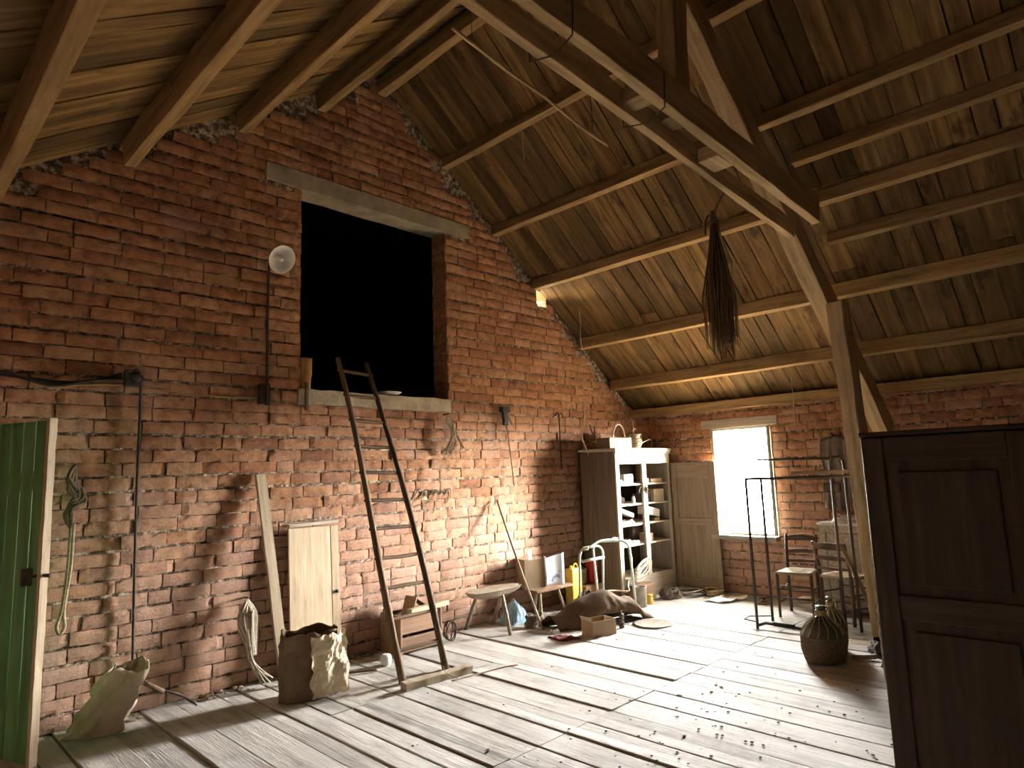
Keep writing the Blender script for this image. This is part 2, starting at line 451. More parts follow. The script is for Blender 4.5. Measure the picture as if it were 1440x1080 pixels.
# brick reveals of the loft opening, lintel and sill
mb = MB()
k = 0
while 2.41 + k * .104 < 4.29:
    z0 = 2.416 + k * .104
    for (xa, xb) in ((4.515, 4.56), (2.75, 2.795)):
        w = rng.uniform(-.005, .006)
        mb.box((xa + (w if xa > 4 else -.03), YG + .01, z0), (xb + (.03 if xa > 4 else -w), YG + .23, min(4.295, z0 + .092)), rnd=rng.gauss(.45, .2))
    k += 1
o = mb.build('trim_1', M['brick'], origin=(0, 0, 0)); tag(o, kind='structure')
mb = MB(); mb.beam((2.45, YG + .115, 4.38), (4.88, YG + .115, 4.38), .25, .16, nseg=14, jit=.003)
tag(mb.build('trim_2', M['concrete'], origin=(0, 0, 0)), 'grey concrete lintel over the dark loft opening', kind='structure')
mb = MB(); mb.beam((2.77, YG + .112, 2.34), (4.53, YG + .112, 2.34), .262, .14, nseg=16, jit=.006)
tag(mb.build('trim_3', M['render'], origin=(0, 0, 0)), 'pale crumbling rendered sill under the dark loft opening', kind='structure')

# unlit rooms beyond the openings
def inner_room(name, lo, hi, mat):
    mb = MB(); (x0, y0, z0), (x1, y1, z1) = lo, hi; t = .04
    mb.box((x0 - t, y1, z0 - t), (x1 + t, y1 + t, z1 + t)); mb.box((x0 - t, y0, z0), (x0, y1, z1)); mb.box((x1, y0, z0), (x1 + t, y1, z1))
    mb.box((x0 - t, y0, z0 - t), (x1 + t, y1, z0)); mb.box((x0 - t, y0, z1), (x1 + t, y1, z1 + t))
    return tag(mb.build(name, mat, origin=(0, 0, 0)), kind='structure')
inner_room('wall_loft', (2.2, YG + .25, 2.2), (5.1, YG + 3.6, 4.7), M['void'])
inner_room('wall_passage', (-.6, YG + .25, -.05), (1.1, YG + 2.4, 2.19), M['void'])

# ------------------------------------------------------------------ floor
mb = MB(); r = random.Random(21)
x = XL - .02
while x < XR:
    w = r.choice((.16, .19, .22, .25, .28)); w = min(w, XR + .02 - x)
    near = [(-3.02, -.4), (-.39, 2.81), (2.816, 5.44)]
    if 2.3 < x < 3.8: near = [(-3.02, .3), (.31, 2.81), (2.816, 4.24), (4.25, 5.44)]
    if r.random() < .3: near = [(-3.02, 1.1), (1.105, 2.81), (2.816, 5.44)]
    dz = r.uniform(-.003, .003)
    for (ya, yb) in near:
        gap = r.choice((.004, .005, .006, .008, .010, .016, .024)); n = max(2, int((yb - ya) / .12))
        z1 = dz + r.uniform(-.003, .003); cup = r.uniform(-.004, .005); o = r.random() * 50; rv = r.random()
        vs = []; L = yb - ya
        for i in range(n + 1):
            t = i / n; y = ya + L * t
            g2 = gap * (.35 + 1.3 * (.5 + .5 * noise.noise(V3((x * 3, y * 1.1, 2.0)))))
            e0 = x + g2 * .5 + .0025 * noise.noise(V3((x * 5, y * 6, 0))); e1 = x + w - g2 * .5 + .0025 * noise.noise(V3((x * 5, y * 6, 9)))
            lift = .010 * max(0, noise.noise(V3((x * 2.7, y * .8, 5.0)))) if (i > 0) else 0
            for (xx, zz) in ((e0, -.028), (e0, z1 + cup - .003), (e0 + .006, z1 + cup), ((e0 + e1) / 2, z1), (e1 - .006, z1 + cup + lift), (e1, z1 + cup + lift - .003), (e1, -.028)):
                vs.append((xx, y, zz))
        fs = []; us = []; pv = [0, .03, .04, .04 + w / 2, .04 + w, .05 + w, .08 + w]
        for i in range(n):
            for q in range(6):
                fs.append((i * 7 + q, (i + 1) * 7 + q, (i + 1) * 7 + q + 1, i * 7 + q + 1))
                ua, ub = o + L * i / n, o + L * (i + 1) / n
                us.append([(ua, o + pv[q]), (ub, o + pv[q]), (ub, o + pv[q + 1]), (ua, o + pv[q + 1])])
        fs.append(tuple(range(6, -1, -1))); us.append([(o, 0)] * 7)
        fs.append(tuple(n * 7 + q for q in range(7))); us.append([(o, 0)] * 7)
        mb.add(vs, fs, us, rv)
    x += w
fl = mb.build('floor', M['floor'], origin=(0, 0, 0)); fl['kind'] = 'structure'
mb = MB(); mb.box((XL - .3, YF - .3, -.12), (XR + .3, YG + .3, -.03)); mb.build('subfloor', M['black'], parent=fl)

# ------------------------------------------------------------------ roof boards
def slope_boards(name, xa, xb, za, zb, seed, hole=None):
    mb = MB(); r = random.Random(seed); y = YF - .05
    def at(x): return za + (zb - za) * (x - xa) / (xb - xa)
    sg = 1 if xb > xa else -1
    nrm = V3((-(zb - za) * sg, 0, abs(xb - xa))).normalized()
    while y < YG + .24:
        w = r.uniform(.12, .23); gap = r.choice((.004, .006, .008, .010, .016))
        yc = y + w / 2; spans = [(xa, xb)]
        if hole and y + w > hole[2] and y < hole[3]:
            spans = [(xa, hole[1]), (hole[0], xb)] if sg < 0 else [(xa, hole[0]), (hole[1], xb)]
        for (a, b) in spans:
            cutp = [a, b]
            if r.random() < .35: cutp.insert(1, a + (b - a) * r.uniform(.3, .7))
            for c0, c1 in zip(cutp[:-1], cutp[1:]):
                off = r.uniform(0, .014)
                p0 = V3((c0, yc, at(c0))) + nrm * (.016 + off); p1 = V3((c1, yc, at(c1))) + nrm * (.016 + off)
                mb.beam(p0, p1, w - gap, .022, nrm, nseg=max(3, int((p1 - p0).length / .3)), jit=.0035, rnd=r.random())
        y += w
    o = mb.build(name, M['roof'], origin=(0, 0, 0)); o['kind'] = 'structure'
    # outer covering keeps the weather out
    mc = MB(); spans = [(xa, xb, YF - .3, YG + .3)]
    if hole:
        h0, h1, k0, k1 = hole
        hi, lo_ = (h1, h0) if sg < 0 else (h0, h1)
        spans = [(xa, hi, YF - .3, YG + .3), (hi, lo_, YF - .3, k0), (hi, lo_, k1, YG + .3), (lo_, xb, YF - .3, YG + .3)]
    for (a, b, ya, yb) in spans:
        mc.beam(V3((a, (ya + yb) / 2, at(a))) + nrm * .075, V3((b, (ya + yb) / 2, at(b))) + nrm * .075, yb - ya, .05, nrm)
    mc.build('roof_covering', M['sackdark'], parent=o)
    return o
slope_boards('ceiling', RX, XL - .35, RZ, zL(XL - .35), 31)
slope_boards('ceiling.001', RX, 5.9, RZ, 4.03, 32)
slope_boards('ceiling.002', 5.9, XR + .35, 4.03, zR(XR + .35), 33)
# ridge cover
mb = MB(); mb.beam((RX, YF - .3, RZ + .06), (RX, YG + .3, RZ + .06), .34, .18); tag(mb.build('trim_4', M['sackdark'], origin=(0, 0, 0)), kind='structure')

# ------------------------------------------------------------------ purlins, ridge, wall plates
def purlin(name, x, y0, y1, w, h, side, label, slopez, drop, jit=.006, nseg=16, bow=0.0, mat='purlin', cat='roof beam', group='roof purlins'):
    mb = MB()
    up = V3((.12 * side, 0, 1)).normalized()
    c = lambda y: V3((x, y, slopez(x) + w * .33)) - up * (h / 2 + drop)
    mb.beam(c(y0), c(y1), w, h, up, nseg=nseg, jit=jit, bow=bow)
    o = mb.build(name, M[mat], bevel=.006)
    return tag(o, label, cat, group)
ys0, ys1 = YF + .02, YG - .02
purlin('roof_purlin', 4.52, ys0, ys1, .085, .12, 1, 'topmost thin purlin on the slope above the window wall, first below the ridge', zR, .0)
purlin('roof_purlin', 5.28, ys0, ys1, .085, .12, 1, 'second purlin below the ridge on the window side slope', zR, .0)
purlin('roof_purlin', 5.97, ys0, ys1, .09, .12, 1, 'third purlin below the ridge, passing just above the hanging broom bundle', zR, .0)
purlin('roof_purlin', 6.83, ys0, ys1, .10, .14, 1, 'fourth purlin below the ridge, second up from the window wall plate', zR, .0)
purlin('roof_purlin', 7.50, ys0, ys1, .10, .14, 1, 'lowest purlin on the window side slope, close above the wall plate', zR, .0)
purlin('roof_purlin', 5.62, ys0, 1.98, .08, .11, 1, 'extra short purlin behind the truss, upper of the two doubled ones', zR, .0)
purlin('roof_purlin', 6.33, ys0, 1.98, .08, .11, 1, 'extra short purlin behind the truss, lower of the two doubled ones', zR, .0)
purlin('roof_purlin', 1.33, ys0, ys1, .09, .23, -1, 'broad dark rafter beam meeting the brick gable above the lamp side, second up', zL, .0)
purlin('roof_purlin', .52, ys0, ys1, .09, .23, -1, 'lowest visible beam on the slope above the green door', zL, .0)
purlin('roof_purlin', 2.2, ys0, ys1, .085, .21, -1, 'third beam up on the green door side slope, left of the lintel end', zL, .0)
purlin('roof_purlin', 2.95, ys0, ys1, .085, .21, -1, 'beam just below the ridge on the green door side slope', zL, .0)
mb = MB(); mb.beam((RX, ys0, RZ - .13), (RX, ys1, RZ - .13), .10, .16, nseg=16, jit=.006)
tag(mb.build('ridge_beam', M['purlin'], bevel=.006), 'ridge beam at the very peak of the roof', 'roof beam')
mb = MB(); mb.beam((XR - .05, YF + .02, 2.375), (XR - .05, YG - .02, 2.375), .10, .11, nseg=20, jit=.004)
tag(mb.build('trim_5', M['purlin'], origin=(0, 0, 0)), 'timber wall plate along the top of the window wall', kind='structure')
mb = MB(); mb.beam((XL + .07, YF + .02, 2.37), (XL + .07, YG - .02, 2.37), .13, .085, nseg=10, jit=.004)
tag(mb.build('trim_6', M['purlin'], origin=(0, 0, 0)), kind='structure')
mb = MB(); mb.box((XR - .012, 3.30, 2.085), (XR + .2, 4.32, 2.195)); tag(mb.build('trim_7', M['cab'], origin=(0, 0, 0)), 'dusty timber lintel over the bright window', kind='structure')

# ------------------------------------------------------------------ truss
YT = 2.0
tr = thing('roof_truss', 'timber roof truss with doubled tie beams crossing high above the floor', 'roof truss', (RX, YT, 0))
mb = MB(); mb.beam((3.75, YT + .07, 5.12), (7.80, YT + .07, 1.90), .15, .23, (.6, 0, .8), nseg=18, jit=.008); mb.build('principal_rafter', M['truss'], tr, True, bevel=.008)
mb = MB(); mb.beam((3.60, YT + .07, 5.30), (-1.25, YT + .07, 2.16), .15, .24, (-.6, 0, .8), nseg=14, jit=.008); mb.build('principal_rafter', M['truss'], tr, True, bevel=.008)
mb = MB(); mb.beam((.05, YT - .0275, 3.90), (5.40, YT - .0275, 3.53), .055, .15, nseg=18, jit=.005); mb.build('tie_beam', M['truss'], tr, True, bevel=.005)
mb = MB(); mb.beam((-.05, YT - .235, 3.86), (5.40, YT - .235, 3.62), .065, .20, nseg=18, jit=.006); mb.build('tie_beam', M['truss'], tr, True, bevel=.005)
mb = MB(); mb.beam((3.43, YT - .12, 3.70), (3.53, YT - .12, 5.35), .16, .13, (0, 1, 0), nseg=8, jit=.006); mb.build('king_post', M['truss'], tr, True, bevel=.006)
mb = MB(); mb.box((3.80, YT - .20, 3.585), (4.02, YT - .057, 3.68)); mb.build('spacer_block', M['truss'], tr, True, bevel=.006)
mb = MB(); mb.box((2.95, YT - .20, 3.66), (3.08, YT - .057, 3.74)); mb.build('spacer_block', M['truss'], tr, True, bevel=.006)
mb = MB(); mb.beam((6.50, YT - .09, 0), (6.17, YT - .09, 3.02), .24, .13, (0, 1, 0), nseg=12, jit=.006); mb.build('post', M['truss'], tr, True, bevel=.006)
for xx in (2.25, 3.05):
    mb = MB(); mb.tube([(xx, YT - .28, 3.94 - .05 * xx), (xx - .01, YT - .275, 3.75 - .055 * xx), (xx + .01, YT - .15, 3.73 - .06 * xx), (xx, YT + .01, 3.78 - .065 * xx), (xx + .01, YT + .01, 3.93 - .065 * xx)], .0045, 6); mb.build('wire_tie', M['iron'], tr, True)

# ------------------------------------------------------------------ window
wn = thing('window_1', None, None, (XR, 3.81, .72), kind='structure')
mb = MB(); y0, y1, z0, z1 = WIN
for a, b in (((y0, z0), (y0, z1)), ((y1, z0), (y1, z1)), ((y0, z0), (y1, z0)), ((y0, z1), (y1, z1))):
    mb.beam((XR + .05, a[0], a[1]), (XR + .05, b[0], b[1]), .06, .06, (1, 0, 0))
mb.build('window_frame', M['winframe'], wn, True, bevel=.004)
mb = MB(); mb.beam((XR + .03, y0 - .03, z0 - .02), (XR + .03, y1 + .03, z0 - .02), .30, .05, nseg=8, jit=.004); mb.build('window_sill', M['winframe'], wn, True)
# narrow open casement sash folded against the reveal
mb = MB()
for a, b in (((XR - .03, z0 + .03), (XR - .03, z1 - .02)), ((XR - .10, z0 + .03), (XR - .10, z1 - .02))):
    mb.beam((a[0], y0 - .03, a[1]), (b[0], y0 - .03, b[1]), .03, .03)
mb.build('window_sash', M['winframe'], wn, True)

# ------------------------------------------------------------------ green plank door
free = V3((.855, 4.83)); dr_ = V3((-.375, .927)).normalized(); DW = .60
gd = thing('door_1', 'open green plank door with a pale worn edge beside the rope loop', 'door', (free.x, free.y, .02), kind='structure')
nrm = V3((-dr_.y, dr_.x))
if nrm.x > 0: nrm = -nrm
mb = MB(); nb = 5; bw = DW / nb
for i in range(nb):
    a = free + dr_ * (.008 + bw * i); b = free + dr_ * (bw * (i + 1) - .003); c = (a + b) / 2
    mb.beam((c.x, c.y, .03), (c.x, c.y, 2.02 + rng.uniform(-.004, .004)), (b - a).length, .026, (nrm.x, nrm.y, 0))
mb.build('door_board', M['green'], gd, True, bevel=.003)
mb = MB(); c = free - dr_ * .008; mb.beam((c.x, c.y, .02), (c.x, c.y, 2.03), .03, .045, (nrm.x, nrm.y, 0), nseg=20, jit=.002)
mb.build('door_edge', M['pale_wood'], gd, True)
mb = MB()
for z in (.35, 1.65):
    a = free + dr_ * .03 - nrm * .028; b = free + dr_ * (DW - .02) - nrm * .028
    mb.beam((a.x, a.y, z), (b.x, b.y, z), .024, .12)
mb.build('door_ledge', M['green'], gd, True)
mb = MB(); c = free + dr_ * .10 + nrm * .02
mb.box((c.x - .03, c.y - .03, 1.03), (c.x + .02, c.y + .03, 1.13)); c2 = free - dr_ * .07
mb.tube([(c.x, c.y, 1.08), (free.x, free.y, 1.09), (c2.x, c2.y, 1.09)], .011, 8); mb.build('door_latch', M['iron'], gd, True)

# ------------------------------------------------------------------ things on the gable wall
def poly(pts, n=6):
    """smooth polyline through points"""
    P = [V3(p) for p in pts]; out = []
    for i in range(len(P) - 1):
        p0 = P[max(i - 1, 0)]; p1 = P[i]; p2 = P[i + 1]; p3 = P[min(i + 2, len(P) - 1)]
        for k in range(n):
            t = k / n
            out.append(.5 * ((2 * p1) + (p2 - p0) * t + (2 * p0 - 5 * p1 + 4 * p2 - p3) * t * t + (3 * p1 - p0 - 3 * p2 + p3) * t ** 3))
    out.append(P[-1]); return out
yw = YG - .02
# lamp
lp = thing('wall_lamp', 'round white enamel lamp shade on an iron pipe left of the loft opening', 'lamp', (2.46, yw, 3.4))
ax = V3((.12, -.80, -.45)).normalized(); cc = V3((2.52, yw - .16, 3.51))
mb = MB(); mb.lathe([(.028, .10), (.045, .085), (.085, .045), (.122, .0), (.126, -.004), (.120, -.004), (.082, .038), (.040, .078), (.0, .085)], cc, 28, axis=-ax); mb.build('lamp_shade', M['enamel'], lp, True)
mb = MB(); mb.lathe([(0, -.005), (.022, .005), (.03, .03), (.022, .055), (.014, .085)], cc, 14, axis=-ax); mb.build('light_bulb', M['white'], lp, True)
mb = MB(); mb.tube(poly([cc - ax * .095, cc - ax * .15 + V3((0, 0, .01)), (2.47, yw - .05, 3.53), (2.47, yw - .012, 3.42), (2.47, yw - .012, 2.42)]), .011, 8); mb.build('conduit', M['iron'], lp, True)
mb = MB(); mb.box((2.395, yw - .05, 2.25), (2.485, yw, 2.42)); mb.box((2.44, yw - .07, 2.24), (2.475, yw - .04, 2.43)); mb.build('switch_box', M['iron'], lp, True, bevel=.004)

# cable bundle and junction
cb = thing('cable_bundle', 'black sagging cable bundle along the wall above the green door', 'cable', (1.0, yw, 2.3))
for k in range(4):
    d = k * .012
    mb = MB(); mb.tube(poly([(-.9, yw - .03 - d, 2.50), (.25, yw - .03 - d, 2.40), (.65, yw - .035 - d, 2.36 + d * .3), (.92, yw - .035 - d, 2.335 - d), (1.14, yw - .03 - d, 2.345), (1.36, yw - .04, 2.42 - d)]), .009, 6); mb.build('cable', M['black'], cb, True)
jb = thing('junction_box', 'dark junction box on the brick wall with a wire dropping from it', 'junction box', (1.43, yw, 2.38))
mb = MB(); mb.box((1.375, yw - .075, 2.33), (1.475, yw - .005, 2.45)); mb.build('box', M['iron'], jb, True, bevel=.008)
mb = MB(); mb.lathe([(.0, .03), (.03, .028), (.04, .0), (.04, -.02)], (1.44, yw - .085, 2.39), 14, axis=(0, -1, 0)); mb.build('cover', M['black'], jb, True)
mb = MB()
for k in range(5):
    a = k * 1.2
    mb.tube(poly([(1.41, yw - .06, 2.42), (1.43 + .06 * math.cos(a), yw - .08, 2.40 + .06 * math.sin(a)), (1.47, yw - .07, 2.34)]), .004, 5)
mb.build('wire_tangle', M['black'], jb, True)
mb = MB(); mb.tube(poly([(1.475, yw - .05, 2.40), (1.495, yw - .02, 2.28), (1.497, yw - .02, 1.5), (1.51, yw - .02, .72), (1.52, yw - .02, .26)]), .0095, 6)
mb.build('drop_wire', M['iron'], jb, True)
mb = MB(); mb.tube(poly([(1.0, yw - .008, 2.31), (1.43, yw - .012, 2.345), (1.9, yw - .008, 2.30), (2.39, yw - .012, 2.30)]), .008, 6)
tag(mb.build('wall_conduit', M['purlin']), 'thin brown conduit running along the bricks from junction box to lamp switch', 'conduit')
# rope with loop by the green door
def rope_twist(mb, pts, r, n=6, off=.5): mb.tube(poly(pts), r, n)
rp = thing('hanging_rope', 'looped brown rope hanging on a nail next to the green door', 'rope', (1.1, yw, .65))
mb = MB()
for k in range(6):
    a = k * 1.05
    mb.tube(poly([(1.10, yw - .02, 1.75), (1.085 + .025 * math.sin(a), yw - .015 - .008 * k, 1.67), (1.115 + .04 * math.cos(a), yw - .025, 1.58), (1.15 - .03 * math.sin(a), yw - .025, 1.51), (1.095, yw - .02 - .008 * k, 1.49 + .03 * math.sin(a)), (1.08 + .02 * math.cos(a), yw - .02, 1.42), (1.10, yw - .02, 1.33)]), .013, 6)
mb.build('rope_knot', M['rope_dark'], rp, True)
mb = MB()
mb.tube(poly([(1.10, yw - .018, 1.36), (1.095, yw - .018, 1.06), (1.075, yw - .018, .79), (1.05, yw - .018, .69), (1.07, yw - .018, .635), (1.095, yw - .018, .68), (1.085, yw - .018, .79), (1.11, yw - .018, 1.06), (1.115, yw - .018, 1.36)]), .011, 6)
mb.build('rope_loop', M['rope'], rp, True)
mb = MB(); mb.tube([(1.10, yw + .02, 1.75), (1.10, yw - .05, 1.755)], .005, 6); mb.build('nail', M['iron'], rp, True)
# hank of cord low on the wall
hk = thing('rope_hank', 'tangled hank of pale cord hanging low on the wall beside the leaning plank', 'rope', (2.33, YG - .1, .0))
mb = MB(); r = random.Random(5)
for k in range(8):
    x0 = 2.325 + r.uniform(-.015, .015); s = r.uniform(.03, .10); zb = r.uniform(.02, .3)
    mb.tube(poly([(x0, yw - .04, .66 + r.uniform(-.02, .01)), (x0 - s, yw - .07 - r.uniform(0, .05), .53), (x0 - s * .7 + .02, yw - .09 - r.uniform(0, .05), .36), (x0 + .03 + r.uniform(-.03, .04), yw - .10 - r.uniform(0, .03), .18), (2.44 + r.uniform(-.04, .06), yw - .12 - r.uniform(0, .05), max(.012, zb * .2))]), .0055, 5)
    mb.tube(poly([(x0, yw - .04, .66), (x0 + s * .6, yw - .07, .55), (x0 + s * .5, yw - .09, .40), (x0 + .04, yw - .10, .24)]), .0055, 5)
mb.build('cord', M['rope_pale'], hk, True)
mb = MB(); mb.tube(poly([(2.27, yw - .05, .575), (2.31, yw - .12, .565), (2.37, yw - .06, .575)]), .008, 6); mb.build('binding', M['rope_pale'], hk, True)
mb = MB(); mb.tube([(2.325, yw + .02, .675), (2.325, yw - .06, .68)], .006, 6); mb.build('nail', M['iron'], hk, True)

# rope tangle under the sill with a wooden handle
ht = thing('rope_tangle', 'frayed straw coloured rope tangle hanging under the right end of the loft sill', 'rope', (4.47, yw, 1.8))
mb = MB(); r = random.Random(9)
for k in range(16):
    x0 = 4.44
    mb.tube(poly([(x0, yw - .04, 2.235), (x0 + r.uniform(-.02, .05), yw - .07, 2.15), (x0 + r.uniform(0, .09), yw - .08 - r.uniform(0, .05), 2.02), (x0 + r.uniform(-.03, .09), yw - .06 - r.uniform(0, .05), 1.90), (x0 + r.uniform(-.10, .06), yw - .05, 1.81 + r.uniform(-.02, .06))]), .0055, 5)
for k in range(3):
    cx, cz, rr = 4.38 + .03 * k, 1.84, .035
    mb.tube([(cx + rr * math.cos(a * .6), yw - .05 - k * .01, cz + rr * math.sin(a * .6)) for a in range(11)], .005, 5)
mb.build('strand', M['rope'], ht, True)
mb = MB(); mb.tube([(4.51, yw - .03, 2.12), (4.67, yw - .03, 1.89)], .010, 7); mb.build('handle', M['ladder'], ht, True)
mb = MB(); mb.tube([(4.44, yw + .02, 2.24), (4.44, yw - .07, 2.245)], .007, 6); mb.build('peg', M['iron'], ht, True)
# hanging hand tool with long strap
tl = thing('hanging_strap', 'dark tool head with a long thin strap hanging on a nail mid wall', 'strap', (5.32, yw, 1.45))
mb = MB(); mb.box((5.26, yw - .06, 2.30), (5.38, yw, 2.36)); mb.beam((5.31, yw - .04, 2.31), (5.31, yw - .04, 2.15), .07, .04, (0, 1, 0), nseg=3, jit=.006); mb.build('head', M['black'], tl, True, bevel=.005)
mb = MB(); mb.tube(poly([(5.32, yw - .045, 2.18), (5.34, yw - .06, 1.95), (5.38, yw - .06, 1.65), (5.41, yw - .05, 1.45)]), .008, 6); mb.build('strap', M['ladder'], tl, True)
mb = MB(); mb.tube(poly([(5.36, yw - .04, 2.25), (5.39, yw - .05, 2.2), (5.42, yw - .04, 2.16)]), .005, 5); mb.build('tail', M['iron'], tl, True)
# thin iron hook rod
mb = MB(); mb.tube(poly([(6.21, yw - .025, 2.29), (6.24, yw - .035, 2.33), (6.28, yw - .03, 2.30), (6.285, yw - .03, 2.2), (6.29, yw - .03, 1.62)]), .009, 6); mb.tube(poly([(6.28, yw - .03, 2.30), (6.33, yw - .03, 2.33), (6.37, yw - .025, 2.28)]), .008, 6)
tag(mb.build('hanging_hook', M['iron']), 'thin rusty iron hook rod on the shaded bricks beside the cupboard', 'hook')
mb = MB(); mb.tube(poly([(6.93, yw - .012, 2.20), (6.93, yw - .03, 2.12), (6.96, yw - .05, 2.07), (7.01, yw - .035, 2.10)]), .008, 6)
tag(mb.build('hanging_hook', M['iron']), 'small rusty hook on the bricks above the trug basket', 'hook')
# dusty strings hanging from purlins
def string(label, pts, r=.006, mat='cobweb'):
    mb = MB(); mb.tube(poly(pts), r, 5); return tag(mb.build('hanging_string', M[mat]), label, 'string', 'strings hanging from the roof')
string('long dusty string ending in a crooked pale stick above the cupboard corner', [(6.80, 5.10, 3.30), (6.50, 5.11, 2.95), (6.49, 5.11, 2.60), (6.485, 5.11, 2.42)], .003)
mb = MB(); mb.tube(poly([(6.485, 5.11, 2.42), (6.49, 5.11, 2.30), (6.42, 5.11, 2.02), (6.46, 5.11, 1.92), (6.53, 5.11, 1.79)]), [.006 + .003 * math.sin(i) for i in range(25)], 6)
tag(mb.build('hanging_stick', M['cobweb']), 'crooked pale stick dangling in front of the tall cupboard side', 'stick')
string('short dusty string below the purlin by the daylight gap in the bricks', [(6.34, 5.0, 3.60), (6.36, 5.0, 3.45), (6.34, 5.0, 3.25), (6.37, 5.0, 3.10)], .006)
string('thin dusty string hanging in front of the wall plate beside the window', [(7.7, 2.98, 2.62), (7.72, 2.98, 2.4), (7.71, 2.98, 2.18), (7.715, 2.98, 2.0)], .005)
string('dusty string from the topmost window side purlin', [(4.55, 4.2, 5.02), (4.55, 4.2, 4.85), (4.56, 4.2, 4.72)], .004)

# faded scrawl on the wall
mb = MB()
sc = [(3.98, 1.24), (4.04, 1.40), (4.10, 1.47), (4.13, 1.42), (4.07, 1.37), (4.12, 1.38), (4.16, 1.45), (4.18, 1.39), (4.21, 1.44), (4.24, 1.40), (4.27, 1.45), (4.29, 1.40), (4.33, 1.45), (4.36, 1.40), (4.40, 1.44), (4.43, 1.40), (4.47, 1.45), (4.49, 1.38), (4.45, 1.31)]
mb.tube(poly([(a, yw - .003 + .015, b) for a, b in sc], 4), .0045, 5); mb.tube(poly([(4.02, yw + .012, 1.29), (4.12, yw + .012, 1.31), (4.28, yw + .012, 1.335), (4.40, yw + .012, 1.33)], 4), .0035, 5)
tag(mb.build('wall_scrawl', M['chalk']), 'faded greenish handwritten scrawl on the pale bricks beside the ladder', 'graffiti')

# ------------------------------------------------------------------ on the loft sill
sp = MB(); sp.lathe([(.050, 0), (.055, .01), (.058, .10), (.066, .14), (.066, .27), (.070, .285), (.062, .285), (.058, .15), (0, .14)], (2.865, YG + .06, 2.415), 20)
tag(sp.build('stoneware_jar', M['terracotta']), 'tall ochre stoneware jar in the corner of the loft sill', 'jar')
mb = MB(); mb.beam((2.845, YG - .025, 2.22), (2.845, YG - .022, 2.47), .025, .018, (0, 1, 0), nseg=4, jit=.002)
tag(mb.build('wooden_peg', M['ladder']), 'short dark wooden peg standing in front of the stoneware jar', 'peg')
mb = MB(); mb.lathe([(.07, 0), (.10, .012), (.13, .035), (.135, .038), (.125, .036), (.095, .018), (0, .012)], (3.80, YG + .09, 2.412), 28)
tag(mb.build('white_plate', M['enamel']), 'shallow white plate lying on the loft sill beside the ladder top', 'plate')

# ------------------------------------------------------------------ ladder
ld = thing('wooden_ladder', 'long rustic wooden ladder leaning from the floor up to the loft sill', 'ladder', (3.4, 4.4, 0))
def lpt(side, t):
    b = (V3((3.165, 4.42, .0)), V3((3.615, 4.44, .0)))[side]; e = (V3((3.10, 5.32, 2.71)), V3((3.42, 5.32, 2.69)))[side]
    p = b.lerp(e, t)
    bend = math.sin(PI * t)
    p.y -= .055 * bend
    p.x += (-.02 * math.sin(t * 5.2) if side == 0 else .018 * math.sin(PI * t))
    return p
for s in (0, 1):
    n = 16; mb = MB(); mb.tube([lpt(s, i / n) for i in range(n + 1)], [(.030 - .008 * i / n) * (1 + .06 * math.sin(i * 2.3 + s)) for i in range(n + 1)], 10); mb.build('rail', M['ladder'], ld, True)
for k in range(11):
    t = .085 + k * .087
    a, b = lpt(0, t), lpt(1, t); d = (b - a).normalized()
    mb = MB(); mb.tube([a - d * .035, a, (a + b) / 2 + V3((0, 0, rng.uniform(-.006, .004))), b, b + d * .035], [.011, .014, .016, .014, .011], 8); mb.build('rung', M['ladder'], ld, True)
mb = MB(); mb.beam((3.06, 4.27, .028), (3.70, 4.235, .028), .085, .055, nseg=10, jit=.004)
tag(mb.build('wood_batten', M['pale_wood'], bevel=.005), 'loose wooden batten lying across the floor at the foot of the ladder', 'batten')
mb = MB(); mb.tube(poly([(3.42, 4.13, .012), (3.62, 4.10, .014), (3.9, 4.08, .010), (4.05, 4.03, .010)]), .006, 6); mb.tube(poly([(3.48, 4.13, .02), (3.40, 4.17, .07), (3.36, 4.16, .13)]), .004, 5)
tag(mb.build('dry_twig', M['pale_wood']), 'thin forked dry twig on the floor in front of the batten', 'twig')

# ------------------------------------------------------------------ leaning boards
mb = MB(); mb.beam((2.555, 5.14, .0), (2.425, YG - .035, 1.66), .085, .030, (0, 1, 0), nseg=10, jit=.002)
tag(mb.build('leaning_plank', M['pale_wood'], bevel=.003), 'tall narrow plank leaning on the bricks beside the cord hank', 'plank')
bd = thing('tall_wooden_board', 'pale wooden panel leaning on the wall behind the paper sack', 'panel', (2.88, 5.25, 0))
mb = MB(); mb.beam((2.855, 5.27, .0), (2.86, 5.355, 1.19), .39, .022, (0, 1, 0), nseg=1, rnd=.9); mb.build('panel_board', M['pale_wood'], bd, True, bevel=.003)
mb = MB(); mb.beam((3.10, 5.285, .0), (3.10, 5.36, 1.19), .075, .03, (0, 1, 0), rnd=.5); mb.build('side_stile', M['pale_wood'], bd, True, bevel=.003)
mb = MB(); mb.beam((2.66, 5.34, 1.215), (3.13, 5.34, 1.225), .04, .028); mb.build('top_rail', M['cab'], bd, True, bevel=.003)
mb = MB(); mb.lathe([(.014, 0), (.014, .02), (0, .022)], (3.105, 5.312, .62), 10, axis=(0, -1, 0)); mb.build('lock', M['iron'], bd, True)

